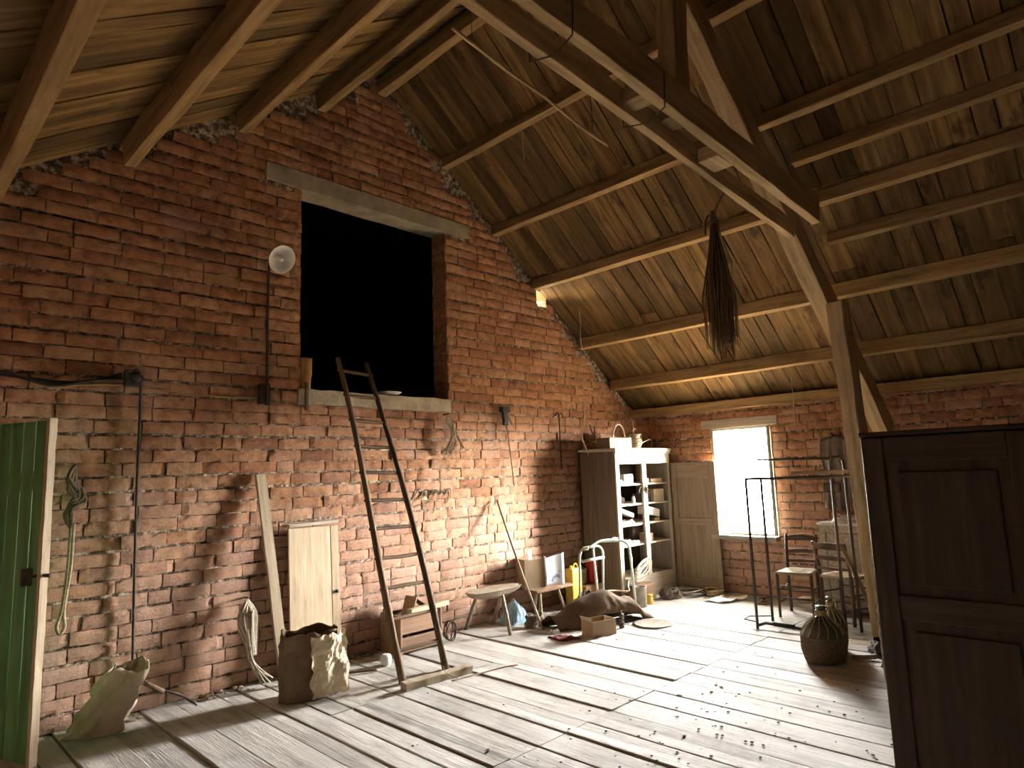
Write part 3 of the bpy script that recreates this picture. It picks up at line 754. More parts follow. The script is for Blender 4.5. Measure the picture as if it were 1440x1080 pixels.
# ------------------------------------------------------------------ paper sacks
def sack(mb, c, w, d, h, rz, seed, amp=.03, top=(0, 0), closed=False, nu=40, nv=20, pinch=0.0, shear=(0, 0)):
    ca, sa = math.cos(rz), math.sin(rz)
    def f(u, v):
        a = 2 * PI * u; e = 5
        cx, sy = math.cos(a), math.sin(a)
        k = (abs(cx) ** e + abs(sy) ** e) ** (-1 / e)
        kx = (1 + top[0] * v) * (1 - pinch * v * v); ky = (1 + top[1] * v) * (1 - pinch * v * v)
        x, y, z = cx * k * w / 2 * kx + shear[0] * v, sy * k * d / 2 * ky + shear[1] * v, h * v
        q = V3((cx * 1.6 + seed, sy * 1.6, v * 2.4))
        na = noise.noise(q * 1.3) * amp + noise.noise(q * 3.1) * amp * .6 + abs(noise.noise(q * 5.5)) * amp * .5
        x += cx * na; y += sy * na; z += noise.noise(q * 1.7 + V3((3, 1, 7))) * amp * 1.6 * v
        return (c[0] + x * ca - y * sa, c[1] + x * sa + y * ca, c[2] + max(.003, z))
    mb.sheet(f, nu, nv, 2 * (w + d), h)
    return f
sk1 = thing('paper_sack', 'open yellowed paper sack slumped against the wall near the green door', 'paper sack', (1.33, 5.1, 0))
mb = MB(); sack(mb, (1.24, 5.17, .003), .31, .17, .39, -.45, 1.3, .04, (-.30, .5), shear=(.20, .02), nu=52, nv=24); mb.build('sack_body', M['paper_yellow'], sk1, True, solid=.003)
mb = MB(); mb.sheet(lambda u, v: (1.14 + .22 * u, 5.17 - .03 * u + .05 * v, .006), 2, 2); mb.build('sack_base', M['paper_yellow'], sk1, True, solid=.004)
sk2 = thing('paper_sack', 'brown paper sack with a torn pale front standing below the leaning panel', 'paper sack', (2.55, 4.72, 0))
mb = MB(); sack(mb, (2.54, 4.74, .003), .40, .26, .47, -.25, 4.1, .03, (-.03, .1)); mb.build('sack_body', M['paper_dark'], sk2, True, solid=.004)
def torn(u, v):
    x = 2.455 + .29 * u; y = 4.555 - .01 * u - .015 * math.sin(u * 4) - .03 * v * (1 - v)
    q = V3((u * 2.5, v * 3.2, 6.6)); k = noise.noise(q * 1.2) * .045 + abs(noise.noise(q * 2.2)) * .022 + abs(noise.noise(q * 6)) * .012
    eu = .035 * noise.noise(V3((v * 6, 1.1, 0))) * (1 if u < .05 else 0)
    z = .035 + .43 * v + .03 * noise.noise(V3((u * 5, v, 2))) * (1 if v in (0, 1) else .3)
    return (x + eu, y - k - .03 * (1 - v) ** 2 * u, max(.006, z))
mb = MB(); mb.sheet(torn, 26, 32, .3, .4, smooth=False); mb.build('torn_front', M['paper'], sk2, True, solid=.003)
# little wire rake beside the first sack
wk = thing('hand_rake', 'small wire hand rake lying on the wall ledge beside the yellowed sack', 'hand rake', (1.75, 5.25, 0))
mb = MB(); mb.tube([(1.54, 5.24, .25), (1.69, 5.25, .14)], .017, 8); mb.build('handle', M['ladder'], wk, True)
mb = MB()
for k in range(6):
    a = -.05 + k * .02
    mb.tube(poly([(1.68, 5.25, .15), (1.77, 5.25 - a * .7, .11), (1.86, 5.26 - a * 1.8, .05), (1.89, 5.26 - a * 1.9, .012)]), .006, 5)
mb.build('tines', M['iron'], wk, True)

# rubble line at the foot of the gable wall
mb = MB(); r = random.Random(12)
for k in range(420):
    x = r.uniform(1.2, 7.6); y = YG - .03 - abs(r.gauss(0, .05)); s = r.uniform(.006, .022)
    if not (1.2 < x < 1.55 or 1.95 < x < 2.3 or 3.25 < x < 3.5 or 4.25 < x < 4.5): continue
    mb.lathe([(0, 0), (s, s * .2), (s * 1.1, s * .6), (s * .6, s), (0, s * 1.1)], (x, y, 0), 6, smooth=False, wob=.5)
tag(mb.build('rubble', M['rubble'], origin=(0, 0, 0)), 'crumbs of brick and mortar along the foot of the gable wall', 'rubble', kind='stuff')
mb = MB()
for k in range(260):
    x = r.uniform(2.2, 7.5); y = r.uniform(.6, 4.9); s = r.uniform(.003, .010)
    if r.random() < .5: x = r.gauss(3.6, .8); y = r.gauss(2.1, .5)
    if x > 6.2 or y > 4.2 or y < 1.0 or (x > 4.8 and y > 3.9): continue
    mb.lathe([(0, 0), (s, s * .1), (s, s * .5), (0, s * .7)], (x, y, .004), 6, smooth=False, wob=.5)
tag(mb.build('floor_crumbs', M['crumb'], origin=(0, 0, 0)), 'dark crumbs and dirt scattered over the floorboards', 'dirt', kind='stuff')

# crate behind the ladder
cr = thing('wooden_crate', 'brown wooden crate against the wall behind the ladder foot', 'crate', (3.86, 5.2, 0))
mb = MB(); mb.box((3.62, 5.06, .02), (4.06, 5.08, .15)); mb.box((3.62, 5.06, .18), (4.06, 5.08, .34)); mb.build('front_board', M['crate'], cr, True, bevel=.003)
mb = MB(); mb.box((3.62, 5.34, .02), (4.06, 5.36, .34)); mb.build('back_board', M['crate'], cr, True)
mb = MB(); mb.box((3.60, 5.05, .0), (3.62, 5.37, .345)); mb.build('end_board', M['crate'], cr, True)
mb = MB(); mb.box((4.06, 5.05, .0), (4.08, 5.37, .345)); mb.build('end_board', M['crate'], cr, True)
mb = MB(); mb.box((3.62, 5.08, .02), (4.06, 5.34, .03)); mb.build('base_board', M['crate'], cr, True)
mb = MB(); mb.beam((3.70, 5.21, .035), (3.84, 5.21, .47), .17, .012, (1, 0, 0)); mb.beam((3.84, 5.21, .47), (4.00, 5.21, .36), .16, .010, (.4, 0, 1))
mb.rot(Matrix.Identity(3)); tag(mb.build('cardboard_scrap', M['card']), 'folded cardboard scrap poking out of the wooden crate', 'cardboard')
mb = MB(); mb.beam((3.66, 5.0, .385), (4.16, 5.07, .385), .06, .045); tag(mb.build('pale_batten', M['pale_wood'], bevel=.004), 'short pale batten resting across the rim of the wooden crate', 'batten')
mb = MB(); mb.tube([(4.20 + .055 * math.cos(a * .5) * (1 + .1 * math.sin(a)), 5.08 + .03 * math.sin(a * .31), .11 + .09 * math.sin(a * .5)) for a in range(44)], .006, 5)
tag(mb.build('wire_coil', M['iron']), 'small coil of dark wire beside the wooden crate', 'wire')
mb = MB(); mb.lathe([(.028, 0), (.045, .01), (.052, .04), (.05, .07), (.04, .085), (.02, .09), (0, .088)], (3.37, 4.95, .001), 16, wob=.15)
tag(mb.build('crumpled_paper_cup', M['white']), 'crumpled white cup on the floor left of the ladder', 'cup')
mb = MB(); mb.tube(poly([(2.98, 5.0, .012), (3.08, 4.93, .014), (3.22, 4.86, .010)]), .010, 6); tag(mb.build('dark_stick', M['ladder']), 'short dark stick on the floor between paper sack and ladder', 'stick')

# ------------------------------------------------------------------ stool
st = thing('three_legged_stool', 'small low stool with a rough half-log seat against the wall', 'stool', (4.82, 5.12, 0))
mb = MB()
def seatf(u, v):
    x = 4.42 + .72 * u; k = math.sin(PI * min(1, max(0, u))) ** .28 if 0 < u < 1 else .0
    y = 5.06 + (v - .5) * .30 * k
    return (x, y, .425 - .055 * u * 0 + .008 * noise.noise(V3((u * 6, v * 4, 1))))
n = 18
top = [[V3(seatf(i / n, j / 6)) for i in range(n + 1)] for j in range(7)]
vs = [p for row in top for p in row]; W_ = n + 1
und = []
for j in range(7):
    for i in range(n + 1):
        p = top[j][i].copy(); e = (1 - abs(j / 3 - 1) ** 2.2); e2 = math.sin(PI * i / n) ** .5
        p.z -= .015 + .085 * max(0, e) * e2; p.y = 5.06 + (p.y - 5.06) * .85; und.append(p)
b0 = len(vs); vs += und; fs = []; us = []
for j in range(6):
    for i in range(n):
        a = j * W_ + i
        fs.append((a, a + 1, a + W_ + 1, a + W_)); us.append([(i / n, j * .05), ((i + 1) / n, j * .05), ((i + 1) / n, j * .05 + .05), (i / n, j * .05 + .05)])
        fs.append((b0 + a + W_, b0 + a + W_ + 1, b0 + a + 1, b0 + a)); us.append([(i / n, j * .05)] * 4)
for i in range(n):
    for (j, flip) in ((0, 1), (6, 0)):
        a = j * W_ + i; q = (a, b0 + a, b0 + a + 1, a + 1)
        fs.append(q if flip else q[::-1]); us.append([(i / n, 0), (i / n, .02), ((i + 1) / n, .02), ((i + 1) / n, 0)])
for j in range(6):
    for (i, flip) in ((0, 0), (n, 1)):
        a = j * W_ + i; q = (a, b0 + a, b0 + a + W_, a + W_); fs.append(q if flip else q[::-1]); us.append([(0, 0), (0, .02), (.05, .02), (.05, 0)])
mb.add(vs, fs, us, .6); mb.build('seat', M['stool'], st, True)
for (a, b) in (((4.60, 5.14, .36), (4.62, 5.34, .0)), ((4.83, 4.99, .36), (4.74, 4.80, .0)), ((4.96, 5.12, .36), (4.97, 5.30, .0))):
    mb = MB(); mb.tube([a, V3(a).lerp(V3(b), .5), b], [.016, .02, .018], 8); mb.build('leg', M['stool'], st, True)
mb = MB(); mb.tube(poly([(5.16, YG - .04, 1.30), (5.13, 5.05, .66), (5.09, 4.68, .0)]), .0125, 7); tag(mb.build('leaning_stick', M['pale_wood']), 'long thin stick leaning on the wall right of the stool', 'stick')

# ------------------------------------------------------------------ junk by the cupboard
bb = MB()
def bag(u, v):
    q = V3((u * 3, v * 3, 1.7)); h = .22 * (math.sin(PI * u) ** .8) * (math.sin(PI * min(1, v * 1.05)) ** .6 if v < .95 else 0)
    k = noise.noise(q) * .05 + abs(noise.noise(q * 2.4)) * .05
    return (5.05 + .27 * u, 5.05 + .27 * v, max(.003, h + k * (h > .02)))
bb.sheet(bag, 26, 18, smooth=False); tag(bb.build('plastic_bag', M['blue'], solid=.003), 'crumpled blue and white plastic bag behind the stool leg', 'plastic bag')
bb = MB(); sack(bb, (5.17, 4.86, .002), .24, .12, .12, -.2, 9.2, .03, (-.3, -.3), nu=24, nv=8); bb.sheet(lambda u, v: (5.09 + .18 * u, 4.83 + .08 * v, .11 + .02 * noise.noise(V3((u * 4, v * 4, 3)))), 8, 6)
tag(bb.build('crushed_carton', M['garment'], solid=.004), 'crushed grey carton lying in front of the blue plastic bag', 'carton')
# small stool carrying the printed carton
ss = thing('low_trestle', 'low dark three-legged trestle carrying the printed carton', 'trestle', (5.72, 5.15, 0))
mb = MB(); mb.box((5.36, 5.0, .285), (5.98, 5.32, .315)); mb.build('top', M['crate'], ss, True, bevel=.004)
for (a, b) in (((5.75, 5.04, .29), (5.82, 4.98, 0)), ((5.45, 5.04, .29), (5.41, 4.99, 0)), ((5.66, 5.28, .29), (5.66, 5.32, 0))):
    mb = MB(); mb.tube([a, b], [.017, .015], 8); mb.build('leg', M['pale_wood'], ss, True)
ct = thing('printed_carton', 'open white carton with blue print on the low trestle', 'carton', (5.62, 5.1, .318), -.35)
mb = MB(); mb.box((-.25, -.005, 0), (-.01, .005, .31)); mb.build('side_panel', M['card'], ct)
mb = MB(); mb.box((-.25, .22, 0), (-.01, .23, .31)); mb.build('side_panel', M['card'], ct)
mb = MB(); mb.box((-.26, -.005, 0), (-.25, .23, .31)); mb.build('side_panel', M['card'], ct)
mb = MB(); mb.beam((0, 0, 0), (.0, -.01, .33), .01, .01); mb.sheet(lambda u, v: (-.01 + .25 * u, -.012 + .02 * math.sin(u * 3), .005 + (.30 + .05 * u) * v), 8, 8); mb.build('printed_flap', M['print'], ct, solid=.005)
mb = MB(); mb.box((-.25, 0, .0), (-.01, .225, .006)); mb.build('base', M['card'], ct)
mb = MB(); mb.beam((5.52, 5.20, .330), (5.49, 5.215, .72), .05, .012, (0, 1, 0)); tag(mb.build('paper_roll', M['white']), 'white folded paper sticking up out of the printed carton', 'paper')
# yellow can, jar, red tin
yc = thing('yellow_canister', 'flat yellow plastic canister beside the printed carton', 'canister', (6.12, 5.12, 0))
mb = MB(); mb.box((6.02, 5.04, 0), (6.20, 5.16, .46)); mb.build('body', M['yellow'], yc, True, bevel=.015)
mb = MB(); mb.lathe([(.022, 0), (.022, .03), (0, .032)], (6.07, 5.10, .46), 12); mb.build('cap', M['yellow'], yc, True)
mb = MB(); mb.tube(poly([(6.11, 5.10, .46), (6.13, 5.10, .50), (6.17, 5.10, .50), (6.19, 5.10, .46)]), .010, 8); mb.build('handle', M['yellow'], yc, True)
mb = MB(); mb.lathe([(.06, 0), (.065, .01), (.065, .17), (.068, .18), (.06, .18), (.06, .02), (0, .02)], (6.36, 5.18, .24), 16); tag(mb.build('tin_can', M['tin']), 'dull open tin between the yellow canister and the red tin', 'tin')
mb = MB(); mb.box((6.24, 5.02, 0), (6.60, 5.32, .238)); tag(mb.build('wooden_box', M['crate'], bevel=.005), 'dark wooden box carrying the two tins beside the cupboard', 'box')
rt = thing('red_tin', 'tall red rectangular tin beside the cupboard side', 'tin', (6.55, 5.15, .24))
mb = MB(); mb.box((6.46, 5.09, .24), (6.585, 5.20, .50)); mb.build('body', M['red'], rt, True, bevel=.01)
mb = MB(); mb.lathe([(.022, 0), (.022, .025), (0, .028)], (6.53, 5.145, .50), 12); mb.build('cap', M['tin'], rt, True)

# tubular frame of two hoops
wf = thing('tubular_frame', 'pale green tubular frame of two hoops standing in front of the cupboard', 'frame', (6.2, 4.7, 0))
def hoop(p0, p1, h, lean, r=.013):
    p0, p1, lean = V3(p0), V3(p1), V3(lean); up = V3((0, 0, h)) + lean; d = p1 - p0; pts = [p0]
    rc = .10
    n = 6
    pts.append(p0 + up * (1 - rc / h))
    for i in range(1, n + 1):
        a = PI / 2 * i / n; pts.append(p0 + up * (1 - rc / h) + up.normalized() * rc * math.sin(a) + d.normalized() * rc * (1 - math.cos(a)))
    for i in range(0, n + 1):
        a = PI / 2 * i / n; pts.append(p1 + up * (1 - rc / h) + up.normalized() * rc * math.cos(a) - d.normalized() * rc * (1 - math.sin(a)))
    pts.append(p1)
    return pts
mb = MB(); mb.tube(hoop((5.81, 4.78, 0), (6.16, 4.72, 0), .74, (.0, -.04, 0)), .0135, 8); mb.build('hoop', M['tube'], wf, True)
mb = MB(); mb.tube(hoop((6.14, 4.76, 0), (6.42, 4.45, 0), .78, (-.02, .04, 0)), .0135, 8); mb.build('hoop', M['tube'], wf, True)
mb = MB(); mb.tube([(5.80, 4.70, .60), (6.14, 4.66, .61)], .016, 8); mb.build('crossbar', M['tube'], wf, True)
mb = MB(); mb.tube(poly([(5.90, 4.67, .74), (6.06, 4.64, .80), (6.28, 4.58, .80)]), .012, 8); mb.build('crossbar', M['tube'], wf, True)
for k, c0 in enumerate(((5.86, 4.71, .73), (6.27, 4.60, .80))):
    mb = MB()
    for j in range(3): mb.tube([(c0[0] + .02 * j + .018 * math.cos(a), c0[1] + .018 * math.sin(a), c0[2] + .022 * math.sin(a * 1.7)) for a in range(10)], .006, 5)
    mb.build('rope_binding', M['rope_pale'], wf, True)
mb = MB(); mb.tube(poly([(5.95, 4.55, .27), (6.15, 4.55, .25), (6.35, 4.50, .22), (6.5, 4.6, .24), (6.60, 4.66, .30)]), .010, 7); tag(mb.build('bent_stick', M['pale_wood']), 'thin bent pale stick resting across the tubular frame', 'stick')

# jute sacking heap
hp = MB()
RIDGE = [(5.14, 4.62, .10), (5.30, 4.54, .20), (5.60, 4.40, .32), (5.80, 4.33, .30), (6.00, 4.26, .23), (6.20, 4.20, .03)]
def heap(u, v):
    f_ = u * (len(RIDGE) - 1); k_ = min(int(f_), len(RIDGE) - 2); p = V3(RIDGE[k_]).lerp(V3(RIDGE[k_ + 1]), f_ - k_)
    q = V3((u * 5, v * 3, 2.5)); k = noise.noise(q) * .03 + abs(noise.noise(q * 2.3)) * .035
    fold = .018 * math.sin(u * 22 + 5 * v) * (1 - abs(2 * v - 1) * .5)
    if v < .5:                       # back slope down to the floor
        t = v / .5; y = p.y + .17 * (1 - t); z = p.z * math.sin(PI / 2 * t) ** .8
    else:                            # front falls steeply and stops short of the boards
        t = (v - .5) / .5; y = p.y - .02 - .10 * t - .05 * math.sin(PI * t); z = p.z * (1 - t * (.55 if .25 < u < .85 else .8)) - .02 * t
    return (p.x + k * .4, y + k * .8, max(.006, z + (k + fold) * math.sin(PI * min(1, v * 1.1)) * (1 if p.z > .05 else .2)))
hp.sheet(heap, 44, 20, 1.2, .6, smooth=True); tag(hp.build('jute_sack', M['tarp'], solid=.006), 'rumpled brown jute sack humped on the floor before the tubular frame', 'sack')
bx = thing('cardboard_box', 'small open cardboard box on the floor in front of the jute sack', 'box', (5.30, 4.13, 0), -.24)
bx.scale = (.84, .84, .90)
for (lo, hi) in (((-.17, -.11, 0), (.17, -.104, .165)), ((-.17, .104, 0), (.17, .11, .165)), ((-.17, -.104, 0), (-.164, .104, .165))):
    mb = MB(); mb.box(lo, hi); mb.build('side_panel', M['card'], bx)
mb = MB(); mb.box((.164, -.104, 0), (.17, .104, .165)); tag(mb.build('side_panel', M['card_light'], bx), 'pale end panel of the box')
mb = MB(); mb.box((-.164, -.104, .002), (.164, .104, .008)); mb.build('base', M['card'], bx)
mb = MB(); mb.beam((-.20, 0, .21), (-.17, 0, .165), .2, .005, (1, 0, 1)); mb.build('flap', M['card_light'], bx)
mb = MB()
for k in range(4): mb.tube([(5.62, 4.11, .02 + k * .035), (5.66, 4.09, .02 + k * .035)], .02, 8)
mb.tube([(5.64, 4.10, 0), (5.64, 4.10, .17)], .008, 6); tag(mb.build('iron_fitting', M['iron']), 'small black iron fitting right of the little cardboard box', 'fitting')
mb = MB(); mb.lathe([(.16, 0), (.20, .006), (.205, .014), (.18, .008), (0, .006)], (5.96, 3.93, .002), 24); tag(mb.build('round_tin_tray', M['tin']), 'round flat tin lid on the floor beneath the end of the jute sack', 'lid')
mb = MB(); mb.sheet(lambda u, v: (4.86 + .20 * u + .03 * noise.noise(V3((u * 3, v * 3, 1))), 4.22 + .20 * v - .06 * u, .006 + .03 * abs(noise.noise(V3((u * 4, v * 4, 8))))), 16, 12); tag(mb.build('red_rag', M['redrag'], solid=.004), 'dark red rag on the floor in the shade left of the little box', 'rag')
mb = MB(); sack(mb, (5.06, 4.50, .003), .14, .06, .035, -.25, 5.7, .010, (-.5, -.5), nu=20, nv=6); tag(mb.build('paper_scrap', M['rag'], solid=.003), 'white paper scraps under the edge of the jute sack', 'paper')
mb = MB(); sack(mb, (6.04, 4.86, .003), .26, .12, .20, .2, 7.7, .05, (-.3, -.4), nu=24, nv=10); tag(mb.build('dark_rag_bundle', M['sackdark'], solid=.006), 'dark bundle of rags beneath the trestle and behind the jute sack', 'rags')

# ------------------------------------------------------------------ cupboard
cbx = thing('open_cupboard', 'tall dusty cupboard with open shelves and a door swung towards the window', 'cupboard', (7.2, 5.05, 0))
CX0, CX1, CY0, CY1, CZ = 6.63, 7.87, 4.78, 5.34, 1.86
def part(name, boxes, mat, par, bevel=.004, label=None):
    mb = MB()
    for lo, hi in boxes: mb.box(lo, hi)
    o = mb.build(name, M[mat], par, True, bevel=bevel)
    if label: o['label'] = label
    return o
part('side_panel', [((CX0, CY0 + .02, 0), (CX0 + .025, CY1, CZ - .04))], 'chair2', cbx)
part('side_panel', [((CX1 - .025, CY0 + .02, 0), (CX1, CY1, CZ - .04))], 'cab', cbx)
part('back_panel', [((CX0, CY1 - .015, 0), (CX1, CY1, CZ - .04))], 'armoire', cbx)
part('top', [((CX0 - .03, CY0 - .03, CZ - .03), (CX1 + .02, CY1, CZ))], 'cab', cbx, .006)
part('cornice', [((CX0 - .015, CY0 - .02, CZ - .07), (CX1 + .01, CY0 + .02, CZ - .03)), ((CX0, CY0, CZ - .20), (CX1, CY0 + .02, CZ - .07))], 'cab', cbx)
part('stile', [((CX0, CY0, 0), (CX0 + .075, CY0 + .022, CZ - .2))], 'cab', cbx)
part('stile', [((CX1 - .055, CY0, 0), (CX1, CY0 + .022, CZ - .2))], 'cab', cbx)
part('stile', [((7.20, CY0 - .005, .27), (7.29, CY0 + .025, CZ - .2))], 'cab', cbx)
part('plinth', [((CX0 + .075, CY0, 0), (CX1 - .055, CY0 + .022, .27))], 'cab', cbx)
part('base_shelf', [((CX0 + .025, CY0 + .022, .22), (CX1 - .025, CY1 - .015, .245))], 'cab', cbx)
SH = (.66, .91, 1.16, 1.41)
for z in SH: part('shelf', [((CX0 + .025, CY0 + .03, z - .022), (CX1 - .025, CY1 - .015, z))], 'cab', cbx, .003)
dl = part('cupboard_door', [((7.885, CY0 - .66, .05), (7.91, CY0 - .01, CZ - .2))], 'door_wood', cbx)
for lo, hi in (((7.868, CY0 - .66, .05), (7.886, CY0 - .58, 1.66)), ((7.868, CY0 - .09, .05), (7.886, CY0 - .01, 1.66)), ((7.868, CY0 - .58, .05), (7.886, CY0 - .09, .16)), ((7.868, CY0 - .58, .84), (7.886, CY0 - .09, .93)), ((7.868, CY0 - .58, 1.45), (7.886, CY0 - .09, 1.66))):
    mb = MB(); mb.box(lo, hi); mb.build('door_frame', M['door_wood'], dl, True, bevel=.005)
mb = MB()
for k in range(3): mb.tube([(7.245 + .03 * math.cos(a + k), CY0 - .02, 1.38 - k * .04 + .03 * math.sin(a)) for a in range(8)], .006, 5)
mb.lathe([(.02, 0), (.02, .03), (0, .035)], (7.245, CY0 - .006, 1.33), 10, axis=(0, -1, 0)); mb.build('latch', M['iron'], cbx, True)

# things on the shelves
def pack(name, label, cat, x, z, w, h, d, mat, y=None, rz=0.0, tilt=0.0, lid=None):
    y = CY0 + .06 if y is None else y
    t = thing(name, label, cat, (x, y, z + .001), rz)
    mb = MB(); mb.box((-w / 2, 0, 0), (w / 2, d, h))
    if tilt: mb.rot(Matrix.Rotation(tilt, 3, 'Y')); mz = min(p[2] for p in mb.v); mb.v = [(p[0], p[1], p[2] - mz) for p in mb.v]
    mb.build('body', M[mat], t, bevel=.003)
    if lid:
        m2 = MB(); m2.box((-w / 2 - .004, -.004, h), (w / 2 + .004, d + .004, h + .018))
        m2.build('lid', M[lid], t, bevel=.003)
    return t
def jar(label, x, z, r, h, mat, capm='tin', y=None):
    y = CY0 + .09 if y is None else y
    t = thing('small_jar', label, 'jar', (x, y, z + .001))
    mb = MB(); mb.lathe([(r * .9, 0), (r, .006), (r, h * .75), (r * .7, h * .85), (r * .7, h * .92)], n=14); mb.build('body', M[mat], t)
    mb = MB(); mb.lathe([(r * .78, h * .88), (r * .78, h), (0, h)], n=14); mb.build('cap', M[capm], t)
    return t
pack('grey_box', 'small grey box on the top left shelf of the cupboard', 'box', 6.98, SH[3], .19, .12, .14, 'tin')
jar('pale jar at the left end of the top shelf', 6.75, SH[3], .028, .10, 'card_light')
mb = MB(); sack(mb, (6.82, 4.88, SH[3] + .001), .10, .10, .05, 0, 2.2, .012, (-.4, -.4), nu=20, nv=6); tag(mb.build('cloth_wad', M['rag'], solid=.003), 'pale cloth wad beside the grey box on the top shelf', 'cloth')
pack('flat_carton', 'flat reddish carton lying on the top right shelf', 'carton', 7.62, SH[3], .26, .05, .18, 'card')
jar('small white jar on the top right shelf nearest the middle stile', 7.36, SH[3], .025, .07, 'white')
jar('second small white jar on the top right shelf, beside the flat carton', 7.44, SH[3], .022, .06, 'white')
mb = MB(); mb.tube([(6.86 + .05 * math.cos(a * .7), 4.90 + .03 * math.sin(a * .9), SH[2] + .05 + .035 * math.sin(a * 1.3)) for a in range(40)], .006, 5); tag(mb.build('wire_tangle', M['iron']), 'tangle of dark wire on the second shelf from the top', 'wire')
jar('white jar on the second left shelf at the stile end', 7.10, SH[2], .022, .09, 'white')
jar('squat white pot on the second left shelf near the outer stile', 6.76, SH[2], .03, .04, 'white')
pack('pale_box', 'pale square cardboard box on the second right shelf', 'box', 7.66, SH[2], .24, .16, .18, 'card_light')
pack('dark_box', 'dark open box beside the pale square box on the second right shelf', 'box', 7.42, SH[2], .20, .11, .16, 'sackdark', y=CY0 + .10)
mb = MB(); mb.tube([(7.43 + .07 * math.cos(a), 4.95, SH[2] + .12 + .08 * math.sin(a)) for a in [PI * i / 10 for i in range(11)]], .006, 6); tag(mb.build('wire_hoop', M['tube']), 'bent pale wire hoop standing in the dark box', 'wire')
mb = MB(); mb.box((-.14, 0, 0), (.14, .16, .10)); mb.rot(Matrix.Rotation(.20, 3, 'Y')); mz = min(p[2] for p in mb.v); mb.v = [(p[0] + 7.50, p[1] + CY0 + .06, p[2] - mz + SH[1] + .045) for p in mb.v]
tag(mb.build('white_carton', M['white'], bevel=.003), 'white carton tilted on the third right shelf', 'carton')
pack('brown_packet', 'small brown packet propping up the tilted white carton', 'packet', 7.58, SH[1], .12, .035, .14, 'card')
jar('pale yellow jar left of the tilted white carton', 7.335, SH[1], .028, .12, 'card_light')
mb = MB(); mb.box((-.13, 0, 0), (.13, .10, .05)); mb.rot(Matrix.Rotation(.30, 3, 'Y')); mz = min(p[2] for p in mb.v); mb.v = [(p[0] + 6.93, p[1] + CY0 + .07, p[2] - mz + SH[1] + .075) for p in mb.v]
tag(mb.build('paper_packet', M['rag'], bevel=.003), 'pale paper packet lying slanted on the third left shelf', 'packet')
mb = MB(); sack(mb, (6.93, 4.90, SH[1] + .001), .34, .14, .045, 0, 6.2, .016, (-.3, -.4), nu=30, nv=6); tag(mb.build('rag_heap', M['garment'], solid=.003), 'grey rags under the slanted paper packet on the third left shelf', 'rags')
mb = MB(); sack(mb, (6.86, 4.88, SH[0] + .001), .22, .12, .055, 0, 7.2, .014, (-.2, -.3), nu=24, nv=6); tag(mb.build('cloth_bundle', M['rag'], solid=.003), 'white cloth bundle on the lowest left shelf', 'cloth')
mb = MB(); sack(mb, (7.08, 4.87, SH[0] + .001), .14, .08, .035, 0, 8.9, .012, (-.2, -.3), nu=20, nv=5); tag(mb.build('cloth_bundle', M['rag'], solid=.003), 'smaller white cloth scrap beside the middle stile on the lowest left shelf', 'cloth')
mb = MB(); mb.tube(poly([(6.80, CY0 - .012, .65), (6.81, CY0 - .016, .57), (6.83, CY0 - .018, .50), (6.82, CY0 - .016, .45)]), [.012 + .006 * math.sin(i * 1.9) for i in range(19)], 7)
tag(mb.build('hanging_rag', M['rag']), 'white rag strip hanging from the lowest left shelf', 'rag')
pack('brown_carton', 'crumpled brown carton on the lowest right shelf', 'carton', 7.42, SH[0], .16, .10, .14, 'card', rz=.3)
pack('dark_packet', 'dark upright packet behind the crumpled brown carton', 'packet', 7.38, SH[0], .16, .20, .06, 'sackdark', y=CY0 + .27)
mb = MB(); mb.tube([(7.40 + .055 * math.cos(a * .55) , 4.88 + .004 * a * .3, .355 + .09 * math.sin(a * .55)) for a in range(36)], .006, 6); tag(mb.build('wire_coil', M['tube']), 'coil of pale wire standing on the cupboard floor, right bay', 'wire')
mb = MB(); r = random.Random(3)
for k in range(9):
    w = r.uniform(.11, .16); h = r.uniform(.05, .09); z = .30 + .018 * k
    mb.tube([(6.90 + w * math.cos(a * .42) + r.uniform(-.006, .006), CY0 - .07 + .03 * math.sin(a * .21 + k) - .006 * k, z + h * math.sin(a * .42 + .3 * k)) for a in range(16)], .009, 6)
mb.v = [(p[0], p[1] + .0, p[2] + .0) for p in mb.v]
tag(mb.build('cord_coil', M['rope_pale']), 'thick coil of pale cord slumped at the front of the cupboard', 'cord')
mb = MB(); mb.box((6.72, CY0 - .17, 0), (7.08, CY0 - .012, .205)); tag(mb.build('low_box', M['crate'], bevel=.005), 'low wooden box under the thick pale cord coil', 'box')
tc = MB(); tc.lathe([(.075, 0), (.08, .008), (.08, .22), (.083, .23), (.076, .23), (.075, .02), (0, .02)], (6.62, 4.53, .001), 22); tag(tc.build('tin_can', M['tin']), 'large dull tin can on the floor at the cupboard corner', 'tin')
jr = thing('yellow_jar', 'small yellow jar on the floor right of the large tin can', 'jar', (6.78, 4.53, 0))
mb = MB(); mb.lathe([(.036, 0), (.04, .006), (.04, .09)], (6.80, 4.52, .001), 14); mb.build('body', M['yellow'], jr, True)
mb = MB(); mb.lathe([(.041, .09), (.041, .11), (0, .112)], (6.80, 4.52, .001), 14); mb.build('lid', M['yellow'], jr, True)

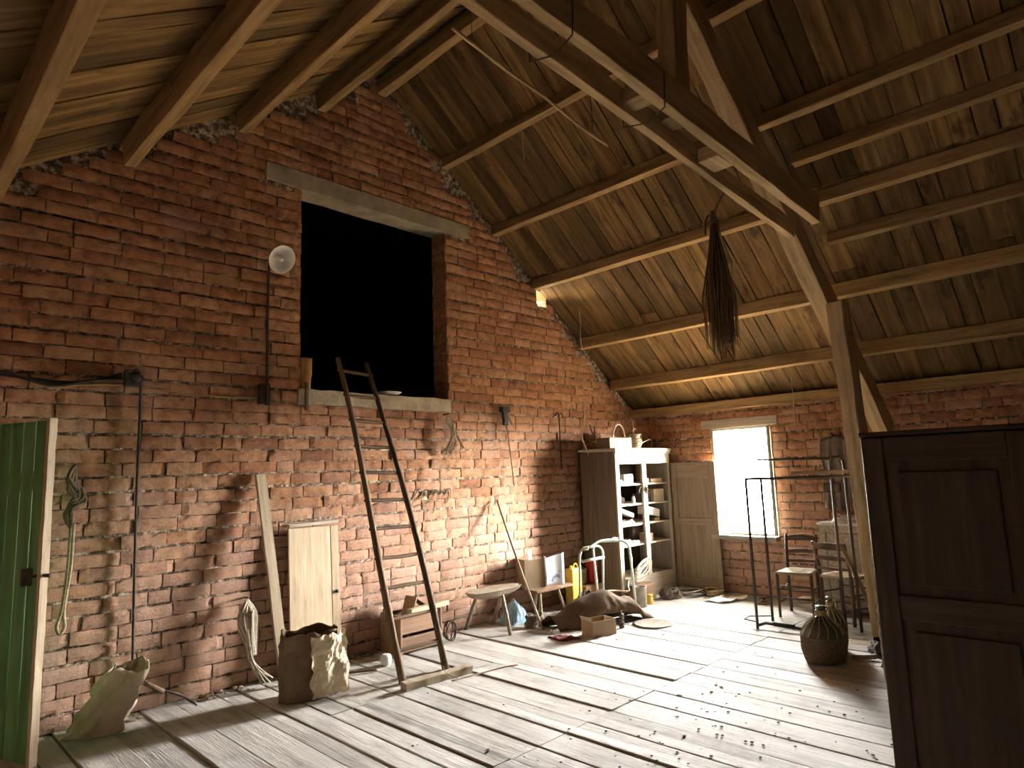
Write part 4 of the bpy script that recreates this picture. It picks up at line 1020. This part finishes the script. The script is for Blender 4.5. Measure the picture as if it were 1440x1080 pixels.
# on top of the cupboard
tb = thing('trug_basket', 'shallow wooden trug basket with a hoop handle on top of the cupboard', 'basket', (6.98, 5.0, CZ))
mb = MB()
for lo, hi in (((6.70, 4.90, CZ + .001), (7.18, 4.912, CZ + .14)), ((6.70, 5.10, CZ + .001), (7.18, 5.112, CZ + .14)), ((6.70, 4.912, CZ + .001), (6.712, 5.10, CZ + .14)), ((6.712, 4.912, CZ + .001), (7.168, 5.10, CZ + .012))): mb.box(lo, hi)
mb.build('tray', M['door_wood'], tb, True, bevel=.003)
mb = MB(); mb.box((7.168, 4.912, CZ + .012), (7.18, 5.10, CZ + .16)); mb.build('end_board', M['card_light'], tb, True, bevel=.003)
mb = MB(); mb.tube([(7.05 + .0 + .13 * math.cos(a), 5.005, CZ + .13 + .19 * math.sin(a)) for a in [PI * i / 14 for i in range(15)]], .013, 7); mb.build('handle', M['rope_pale'], tb, True)
wb = thing('wicker_pot', 'round wicker pot on the cupboard beside the trug basket', 'basket', (7.31, 4.95, CZ))
mb = MB()
for k in range(10):
    rr = .082 + .02 * math.sin(PI * min(1, k / 8)); mb.lathe([(rr - .006, 0), (rr + .006, .008), (rr - .006, .017)], (7.31, 4.95, CZ + .002 + k * .018), 26, rnd=rng.random())
mb.lathe([(.075, 0), (.08, .005), (0, .006)], (7.31, 4.95, CZ + .002), 20); mb.build('weave', M['wicker'], wb, True)
mb = MB(); mb.tube([(7.31 + .09 * math.cos(a * PI / 10), 4.95 + .09 * math.sin(a * PI / 10), CZ + .185) for a in range(21)], .011, 7); mb.build('rim', M['wicker'], wb, True)
mb = MB(); mb.tube(poly([(7.42, 4.95, CZ + .05), (7.55, 4.96, CZ + .09), (7.70, 4.97, CZ + .13), (7.73, 4.97, CZ + .12)]), .007, 6); mb.tube([(7.76, 4.97, CZ + .002), (7.75, 4.97, CZ + .15)], .007, 6); mb.tube([(7.42, 4.95, CZ + .05), (7.44, 4.95, CZ + .006)], .007, 6); mb.tube([(7.73, 4.97, CZ + .12), (7.75, 4.97, CZ + .13)], .007, 6)
tag(mb.build('wire_stand', M['tin']), 'thin bent wire stand on the cupboard top near the window', 'wire')

# heap between cupboard door and window
mb = MB(); sack(mb, (7.24, 4.50, .002), .24, .16, .11, -.5, 11.3, .05, (-.3, -.35), nu=30, nv=10); tag(mb.build('crumpled_rag', M['garment'], solid=.006), 'crumpled grey brown rag on the floor in front of the cupboard plinth', 'rag')
def coil(label, c, R, n, r, mat, seed, name='rope_coil'):
    rr = random.Random(seed); mb = MB()
    for k in range(n):
        q = R * (1 + rr.uniform(-.12, .12)); ex, ey = rr.uniform(-.02, .02), rr.uniform(-.02, .02)
        mb.tube([(c[0] + ex + q * math.cos(a * PI / 12), c[1] + ey + q * math.sin(a * PI / 12), c[2] + r + .8 * r * k + .01 * math.sin(a * .5 + k)) for a in range(25)], r, 6, cap=False)
    return tag(mb.build(name, M[mat]), label, 'rope')
coil('grey coil of hose on the floor by the cupboard door', (7.55, 4.44, .012), .15, 6, .010, 'tin', 2)
coil('straw coloured rope coil on the floor beside the grey hose coil', (7.70, 4.15, .012), .10, 7, .010, 'rope', 4)
mb = MB()
def cloth(u, v):
    q = V3((u * 3, v * 3, 4.4)); return (7.28 + .42 * u + .03 * noise.noise(q), 3.82 + .26 * v - .10 * u + .03 * noise.noise(q * 1.3), .012 + .05 * max(0, noise.noise(q)) + .02 * abs(noise.noise(q * 3)))
mb.sheet(cloth, 18, 14); tag(mb.build('white_cloth', M['rag'], solid=.005), 'white cloth spread on the floor below the window', 'cloth')
mb = MB(); sack(mb, (7.55, 3.45, .004), .22, .14, .06, .2, 13.3, .03, (-.3, -.3), nu=20, nv=6); tag(mb.build('brown_sack_heap', M['tarp'], solid=.004), 'small brown heap of sacking against the wall under the window', 'sack')
mb = MB(); r = random.Random(8)
for k in range(8): mb.tube([(7.55 + .07 * math.cos(a * .6 + k) + r.uniform(-.02, .02), 2.98 + .09 * math.sin(a * .6 + k * 2), .03 + .09 * abs(math.sin(a * .3 + k))) for a in range(14)], .007, 5)
tag(mb.build('white_cord_tangle', M['rope_pale']), 'tangle of pale cord on the floor behind the front chair legs', 'cord')

# ------------------------------------------------------------------ iron rack
rk = thing('iron_rack', 'tall open rack of thin iron bars standing before the window', 'rack', (6.6, 2.6, 0))
def bar(name, pts, r=.0145, mat='iron', smooth=False):
    mb = MB(); mb.tube(poly(pts) if smooth else pts, r, 8); return mb.build(name, M[mat], rk, True)
bar('post', [(6.40, 3.02, 0), (6.40, 3.02, 1.455)]); bar('post', [(6.80, 3.04, 0), (6.80, 3.04, 1.455)])
bar('post', [(6.80, 2.33, 0), (6.80, 2.33, 1.60), (6.80, 2.31, 1.645), (6.81, 2.24, 1.645), (6.82, 2.21, 1.60), (6.82, 2.20, 0)])
bar('post', [(6.40, 1.93, 0), (6.40, 1.93, 1.465)])
bar('top_bar', [(6.40, 3.02, 1.455), (6.40, 1.93, 1.465)], .013); bar('top_bar', [(6.40, 3.02, 1.455), (6.80, 3.04, 1.455)])
bar('top_bar', [(6.80, 3.08, 1.645), (6.80, 2.32, 1.635)], .011); bar('top_bar', [(6.80, 3.04, 1.45), (6.80, 2.33, 1.44)], .010)
bar('bottom_bar', [(6.40, 3.02, .03), (6.46, 2.96, .05), (6.46, 2.72, .045), (6.46, 2.45, .035)]); bar('bottom_bar', [(6.80, 3.04, .05), (6.66, 3.22, .05), (6.50, 3.20, .05), (6.42, 3.04, .06)], .006)
bar('roller', [(6.46, 2.88, .052), (6.46, 2.68, .047)], .022, 'black')
bar('brace', [(6.46, 2.60, .04), (6.80, 2.60, .08), (6.80, 2.33, .09)], .008)
mb = MB(); mb.beam((6.385, 2.55, 1.506), (6.40, 1.95, 1.508), .05, .035, nseg=6, jit=.006); tag(mb.build('dark_stick', M['ladder']), 'rough dark stick lying along the top bar of the iron rack', 'stick')

# ------------------------------------------------------------------ chairs
def chair(name, label, loc, rz, hgt=.84, w=.37):
    t = thing(name, label, 'chair', loc, rz)     # faces +x, origin under the seat centre
    d = .34; h = .44
    for s in (-1, 1):
        mb = MB(); mb.tube([(d / 2, s * w / 2, 0), (d / 2, s * w / 2, h + .01)], [.014, .018], 8); mb.build('leg', M['chair'], t)
        mb = MB(); mb.tube(poly([(-d / 2 - .01, s * w * .44, 0), (-d / 2, s * w * .44, h), (-d / 2 - .03, s * w * .45, h + .2), (-d / 2 - .07, s * w * .46, hgt)]), [.016, .017, .018, .018, .018, .018, .018, .018, .017, .017, .017, .017, .016, .016, .015, .015, .015, .014, .013], 8); mb.build('leg', M['chair'], t)
        for z in (.15, .28):
            mb = MB(); mb.tube([(d / 2, s * w / 2, z), (-d / 2, s * w * .44, z + .01)], .009, 6); mb.build('stretcher', M['chair'], t)
    for z in (.20, .32):
        mb = MB(); mb.tube([(d / 2, -w / 2, z), (d / 2, w / 2, z)], .009, 6); mb.build('stretcher', M['chair'], t)
    mb = MB(); mb.tube([(-d / 2, -w * .44, .22), (-d / 2, w * .44, .22)], .009, 6); mb.build('stretcher', M['chair'], t)
    mb = MB()
    mb.sheet(lambda u, v: ((u - .5) * (d + .03), (v - .5) * (w * (.90 + .12 * u)), h + .012 - .022 * math.sin(PI * u) * math.sin(PI * v)), 10, 10, .4, .4)
    mb.build('seat', M['straw'], t, solid=.03)
    def slat(z, hh, bowz, n=10):
        mb = MB(); pts = []
        x0 = -d / 2 - .03 - .07 * max(0, (z - .64)) / .2
        ww = w * .45
        vs = []; fs = []; us = []
        for i in range(n + 1):
            q = i / n; y = -ww + 2 * ww * q; bx_ = -.025 * math.sin(PI * q); zb = bowz * math.sin(PI * q)
            for (dx, dz) in ((-.008, -hh / 2), (.008, -hh / 2), (.008, hh / 2 + zb), (-.008, hh / 2 + zb)): vs.append((x0 + bx_ + dx, y, z + dz))
        for i in range(n):
            for k in range(4):
                k2 = (k + 1) % 4; fs.append((i * 4 + k, i * 4 + k2, (i + 1) * 4 + k2, (i + 1) * 4 + k)); us.append([(i / n, k * .03), (i / n, k * .03 + .03), ((i + 1) / n, k * .03 + .03), ((i + 1) / n, k * .03)])
        mb.add(vs, fs, us, .5); mb.build('back_slat', M['chair'], t)
    slat(hgt - .045, .05, .018); slat(h + .20, .035, .01); slat(h + .10, .028, .0)
    return t
chair('straw_chair', 'straw seated wooden chair beside the window wall, turned sideways', (7.20, 2.90, 0), PI + .12, .82, .34)
chair('straw_chair', 'dark ladder-back straw chair seen from behind, next to the wicker bottle', (7.20, 2.42, 0), -.28, .80, .38)
mb = MB(); mb.tube(poly([(6.86, 2.05, .0), (6.86, 2.18, .42), (6.89, 2.34, .80)]), [.02] * 13, 8); tag(mb.build('leaning_stake', M['ladder']), 'short wooden stake leaning against the ladder-back chair', 'stake')

# ------------------------------------------------------------------ laminate cabinet and wall cloth
mc = thing('low_cabinet', 'low cream speckled cabinet against the window wall behind the chairs', 'cabinet', (7.72, 2.35, 0))
part('body', [((7.52, 1.86, .04), (7.95, 2.76, .92))], 'stone', mc, .006)
part('top', [((7.50, 1.84, .92), (7.955, 2.78, .945))], 'white', mc, .004)
part('front_border', [((7.512, 1.95, .83), (7.521, 2.70, .842)), ((7.512, 2.69, .14), (7.521, 2.702, .842)), ((7.512, 1.95, .14), (7.521, 2.70, .152))], 'door_wood', mc, 0)
part('foot', [((7.55, 2.66, 0), (7.60, 2.72, .04))], 'chair', mc, 0); part('foot', [((7.55, 1.90, 0), (7.60, 1.96, .04))], 'chair', mc, 0)
part('foot', [((7.86, 2.66, 0), (7.91, 2.72, .04))], 'chair', mc, 0); part('foot', [((7.86, 1.90, 0), (7.91, 1.96, .04))], 'chair', mc, 0)
mb = MB(); sack(mb, (7.66, 2.52, .947), .18, .26, .06, .2, 15.1, .03, (-.3, -.3), nu=24, nv=7); tag(mb.build('white_rag', M['rag'], solid=.004), 'crumpled white rag on top of the low cream cabinet', 'rag')
bt = thing('tall_bottle', 'slim pale bottle standing on the low cream cabinet', 'bottle', (7.60, 2.36, .945))
mb = MB(); mb.lathe([(.026, 0), (.03, .006), (.03, .17), (.012, .22), (.012, .29)], (7.60, 2.36, .946), 14); mb.build('body', M['white'], bt, True)
mb = MB(); mb.lathe([(.014, .28), (.014, .305), (0, .305)], (7.60, 2.36, .946), 10); mb.build('cap', M['card_light'], bt, True)
gt = thing('hanging_work_coat', 'grey brown work coat hanging on the wall above the low cabinet', 'coat', (7.9, 2.65, 1.0))
def coat(u, v):
    y = 2.79 - .30 * u + .015 * math.sin(v * 9); z = 1.86 - .80 * v
    fold = .02 * math.sin(u * 16 + v * 2) * (.4 + v) + .012 * noise.noise(V3((u * 5, v * 6, 3)))
    return (XR - .075 + fold - .03 * v, y - .02 * (1 - abs(2 * u - 1)) * 0, z + .03 * math.sin(PI * u) * (1 - v))
mb = MB(); mb.sheet(coat, 24, 26); mb.build('cloth', M['garment'], gt, True, solid=.006)
mb = MB(); mb.tube([(XR - .02, 2.65, 1.90), (XR - .09, 2.65, 1.905), (XR - .10, 2.65, 1.93)], .008, 6); mb.build('hook', M['iron'], gt, True)
mb = MB(); mb.box((XR - .15, 2.60, 1.26), (XR - .10, 2.78, 1.36)); mb.build('belt', M['sackdark'], gt, True, bevel=.01)

# ------------------------------------------------------------------ wicker covered bottles and clutter
def demijohn(label, c, R, H, name='wicker_demijohn'):
    t = thing(name, label, 'bottle', c)
    prof = [(R * .80, 0), (R * .92, .015), (R, H * .25), (R * .98, H * .45), (R * .80, H * .62), (R * .45, H * .75), (R * .2, H * .82)]
    mb = MB(); mb.lathe(prof, n=26); mb.build('glass_body', M['glass'], t)
    mb = MB(); mb.lathe([(R * .2, H * .80), (R * .19, H * .95), (R * .26, H * .96), (R * .26, H), (0, H)], n=14); mb.build('neck', M['glass'], t)
    mb = MB(); k = 0; z = .008
    while z < H * .48:
        f = z / H; rr = R * (1.015 if f > .2 else .86 + .155 * f / .2)
        mb.tube([(rr * math.cos(a * PI / 13) , rr * math.sin(a * PI / 13), z + .003 * math.sin(a * PI + k)) for a in range(27)], .0075, 5, cap=False, rnd=rng.random()); z += .0125; k += 1
    mb.build('wicker_cover', M['rope_dark'], t)
    mb = MB()
    for k in range(14):
        a = 2 * PI * k / 14 + .1
        mb.tube(poly([(R * 1.02 * math.cos(a), R * 1.02 * math.sin(a), H * .47), (R * .86 * math.cos(a + .1), R * .86 * math.sin(a + .1), H * .61), (R * .50 * math.cos(a), R * .50 * math.sin(a), H * .75), (R * .22 * math.cos(a), R * .22 * math.sin(a), H * .84)]), .0045, 5)
    mb.build('rope_net', M['rope'], t)
    mb = MB(); mb.tube([(R * .24 * math.cos(a * .7), R * .24 * math.sin(a * .7), H * .83 + .0015 * a) for a in range(28)], .010, 6)
    mb.tube(poly([(R * .2, 0, H * .85), (R * .5, -.02, H * .95), (R * .35, -.04, H * .78)]), .008, 6); mb.build('rope_collar', M['rope'], t)
    return t
demijohn('round wicker covered demijohn with a rope net, nearest on the open floor', (5.70, 2.14, .001), .165, .43)
demijohn('smaller dark demijohn standing just behind the round wicker one', (6.06, 2.19, .001), .11, .44)
mb = MB(); sack(mb, (6.22, 1.80, .002), .32, .26, .10, .4, 17.1, .05, (-.3, -.3), nu=24, nv=8); tag(mb.build('dark_rag', M['sackdark'], solid=.005), 'dark rag heap on the floor between demijohn and truss post', 'rags')
mb = MB(); mb.tube(poly([(5.84, 1.97, .021), (5.90, 1.90, .021), (5.97, 1.84, .021)]), [.02] * 13, 7); tag(mb.build('short_log', M['stool']), 'short pale stick on the floor right of the demijohn', 'stick')
mb = MB(); mb.beam((5.75, 1.72, .0), (5.78, 1.55, .42), .05, .02, (1, 0, 0)); tag(mb.build('narrow_plank', M['ladder']), 'short dark slat leaning towards the dark wardrobe edge', 'slat')

# ------------------------------------------------------------------ dark wardrobe
AX, AY1, AY0, AZ = 3.08, .93, -.35, 1.72
ar = thing('dark_wardrobe', 'big dark oak wardrobe with panelled doors standing close on the right', 'wardrobe', (AX + .3, .3, 0))
part('carcass', [((AX + .03, AY1 - .025, .0), (AX + .55, AY1 - .005, AZ - .01)), ((AX + .03, AY0, .0), (AX + .55, AY0 + .02, AZ - .01)), ((AX + .53, AY0 + .02, .0), (AX + .55, AY1 - .025, AZ - .01)), ((AX + .03, AY0 + .02, .06), (AX + .53, AY1 - .025, .08))], 'armoire', ar, .004)
part('top', [((AX, AY0 - .02, AZ - .02), (AX + .57, AY1, AZ))], 'armoire', ar, .006)
part('plinth', [((AX + .02, AY0, 0), (AX + .05, AY1 - .04, .10))], 'armoire', ar, .004)
def wdoor(ya, yb, hinge):
    d = part('wardrobe_door', [((AX + .012, ya, .11), (AX + .03, yb, AZ - .025))], 'armoire', ar, .003)
    s = .085
    fr = [((AX - .004, ya, .11), (AX + .012, ya + s, AZ - .025)), ((AX - .004, yb - s, .11), (AX + .012, yb, AZ - .025)), ((AX - .004, ya + s, AZ - .13), (AX + .012, yb - s, AZ - .025)), ((AX - .004, ya + s, .95), (AX + .012, yb - s, 1.05)), ((AX - .004, ya + s, .11), (AX + .012, yb - s, .23))]
    mb = MB()
    for lo, hi in fr: mb.box(lo, hi)
    mb.build('door_frame', M['armoire'], d, True, bevel=.006)
    for (za, zb) in ((1.09, AZ - .17), (.27, .91)):
        mb = MB(); mb.box((AX + .0, ya + s + .04, za), (AX + .014, yb - s - .04, zb)); mb.build('raised_panel', M['armoire'], d, True, bevel=.012)
    mb = MB(); mb.lathe([(.012, 0), (.012, .02), (.017, .03), (.012, .04), (0, .042)], (AX - .004, ya + .04 if hinge > 0 else yb - .04, 1.32), 12, axis=(-1, 0, 0)); mb.build('door_knob', M['iron'], d, True)
wdoor(.325, AY1 - .01, 1); wdoor(AY0, .315, -1)
mb = MB(); r = random.Random(4); yy = AY1 + .015
mb.tube([(AX + .05 + r.uniform(-.004, .004), AY1 + .004 + r.uniform(-.003, .003), 1.20 - k * .018) for k in range(30)], [.003 + .004 * abs(math.sin(k * 1.3)) + r.uniform(0, .003) for k in range(30)], 6)
tag(mb.build('frayed_cord', M['rope']), 'frayed dusty cord hanging down the edge of the dark wardrobe', 'cord')

# ------------------------------------------------------------------ under the roof: broom bundle, pole
bh = thing('broom_bundle', 'dried broom twigs tied in a bundle hanging from the truss', 'broom', (4.62, 2.27, 2.5))
mb = MB(); r = random.Random(14)
for k in range(190):
    a = r.uniform(0, 2 * PI); q = r.random() ** .6; sp_ = .125 * q; x0, y0 = 4.62, 2.27
    L = r.uniform(.60, 1.14) if r.random() < .5 else r.uniform(.9, 1.10)
    z0 = 3.52
    sk_ = .05 if math.cos(a) > 0 else -.02
    mb.tube([(x0 + .012 * math.cos(a), y0 + .012 * math.sin(a), z0 + r.uniform(-.02, .06)), (x0 + sp_ * .45 * math.cos(a), y0 + sp_ * .45 * math.sin(a), z0 - L * .28), (x0 + sp_ * math.cos(a) + r.uniform(-.01, .01), y0 + sp_ * math.sin(a), z0 - L * .62), (x0 + sp_ * .92 * math.cos(a) + sk_ * .5 + r.uniform(-.02, .02), y0 + sp_ * .85 * math.sin(a), z0 - L)], [.004, .0045, .004, .002], 4, smooth=False)
mb.build('twigs', M['broom'], bh, True)
mb = MB(); mb.tube([(4.62 + .03 * math.cos(a * .8), 2.27 + .03 * math.sin(a * .8), 3.47 + .001 * a) for a in range(34)], .006, 6); mb.build('binding', M['rope_dark'], bh, True)
mb = MB(); mb.tube(poly([(4.62, 2.27, 3.50), (4.60, 2.22, 3.60), (4.58, 2.12, 3.69), (4.56, 2.08, 3.70)]), .009, 6); mb.tube(poly([(4.62, 2.27, 3.50), (4.54, 2.27, 3.52), (4.48, 2.27, 3.43), (4.47, 2.27, 3.35)]), .008, 5); mb.build('hanging_cord', M['rope_dark'], bh, True)
mb = MB(); mb.tube(poly([(2.86, 3.3, 4.83), (3.4, 3.3, 4.745), (3.85, 3.3, 4.70), (4.35, 3.3, 4.61), (4.74, 3.3, 4.575)]), [.014, .0135, .013, .0125, .012] * 5, 7)
tag(mb.build('thin_pole', M['truss']), 'thin bent pole slung below the topmost purlins near the gable', 'pole')
mb = MB(); mb.tube(poly([(3.06, 3.3, 5.22), (3.055, 3.3, 5.0), (3.06, 3.3, 4.80)]), .003, 5); tag(mb.build('pole_wire', M['iron']), 'wire holding the upper end of the thin pole', 'wire', 'wires of the thin pole')
mb = MB(); mb.tube(poly([(4.50, 3.3, 5.02), (4.51, 3.3, 4.8), (4.50, 3.3, 4.59)]), .003, 5); tag(mb.build('pole_wire', M['iron']), 'wire holding the lower end of the thin pole', 'wire', 'wires of the thin pole')

# ------------------------------------------------------------------ outside ground and sky
mb = MB(); mb.box((XR + .4, -20, -3.2), (60, 25, -3.0)); tag(mb.build('ground', M['render'], origin=(0, 0, 0)), kind='structure')
W_ = bpy.data.worlds.new('overcast_sky'); scene.world = W_; W_.use_nodes = True
nt = W_.node_tree; bg = nt.nodes['Background']
SKY_STRENGTH = 720.0
tc_ = N(nt, 'ShaderNodeTexCoord'); sx_ = N(nt, 'ShaderNodeSeparateXYZ'); nt.links.new(tc_.outputs['Generated'], sx_.inputs[0])
sr_ = ramp(nt, [(.45, (1.0, .74, .44)), (.62, (1.0, .985, .96))])
mr_ = N(nt, 'ShaderNodeMapRange'); nt.links.new(sx_.outputs[0], mr_.inputs[0]); mr_.inputs[1].default_value = -1; mr_.inputs[2].default_value = 1
nt.links.new(mr_.outputs[0], sr_.inputs[0]); zr_ = ramp(nt, [(.44, (.22, .22, .22)), (.50, (1, 1, 1)), (.61, (1, 1, 1)), (.70, (.42, .42, .42)), (.79, (.14, .14, .14))])
mz_ = N(nt, 'ShaderNodeMapRange'); nt.links.new(sx_.outputs[2], mz_.inputs[0]); mz_.inputs[1].default_value = -1; mz_.inputs[2].default_value = 1
nt.links.new(mz_.outputs[0], zr_.inputs[0])
nt.links.new(mixc(nt, 1.0, sr_.outputs[0], zr_.outputs[0], 'MULTIPLY'), bg.inputs[0])
bg.inputs[0].default_value = (.94, .97, 1.0, 1); bg.inputs[1].default_value = SKY_STRENGTH
def portal(name, loc, direction, sx, sy):
    l = bpy.data.lights.new(name, 'AREA'); l.shape = 'RECTANGLE'; l.size = sx; l.size_y = sy
    l.cycles.is_portal = True
    o = bpy.data.objects.new(name, l); COL.objects.link(o); o.location = loc
    o.rotation_euler = V3(direction).to_track_quat('-Z', 'Z').to_euler(); return o
portal('window_daylight', (XR + .30, 3.81, 1.40), (-1, 0, 0), .80, 1.40)
portal('fill_gap_daylight', (-.932, YF - .28, 1.1), (0, 1, 0), .05, 2.25)  # sky light entering by the added fill slit

# ------------------------------------------------------------------ camera
cam = bpy.data.cameras.new('camera'); co = bpy.data.objects.new('camera', cam); COL.objects.link(co)
cam.sensor_width = 36.0; cam.sensor_fit = 'HORIZONTAL'; cam.lens = 915.85 / 1440 * 36.0
cam.clip_start = .05; cam.clip_end = 200
yaw, pit, rol = .79405583, .13549665, -.03466409
f = V3((math.sin(yaw) * math.cos(pit), math.cos(yaw) * math.cos(pit), math.sin(pit)))
rt_ = V3((math.cos(yaw), -math.sin(yaw), 0)); u_ = rt_.cross(f)
r2 = rt_ * math.cos(rol) + u_ * math.sin(rol); u2 = -rt_ * math.sin(rol) + u_ * math.cos(rol)
mt = Matrix((r2, u2, -f)).transposed().to_4x4(); mt.translation = V3((0, 0, 1.6)); co.matrix_world = mt
scene.camera = co
vs_ = scene.view_settings
scene.display_settings.display_device = 'sRGB'
vs_.view_transform = 'Standard'; vs_.look = 'None'; vs_.gamma = 1.0; vs_.exposure = 0.0; vs_.use_curve_mapping = False
scene.cycles.max_bounces = 10; scene.cycles.diffuse_bounces = 8; scene.cycles.sample_clamp_indirect = 20
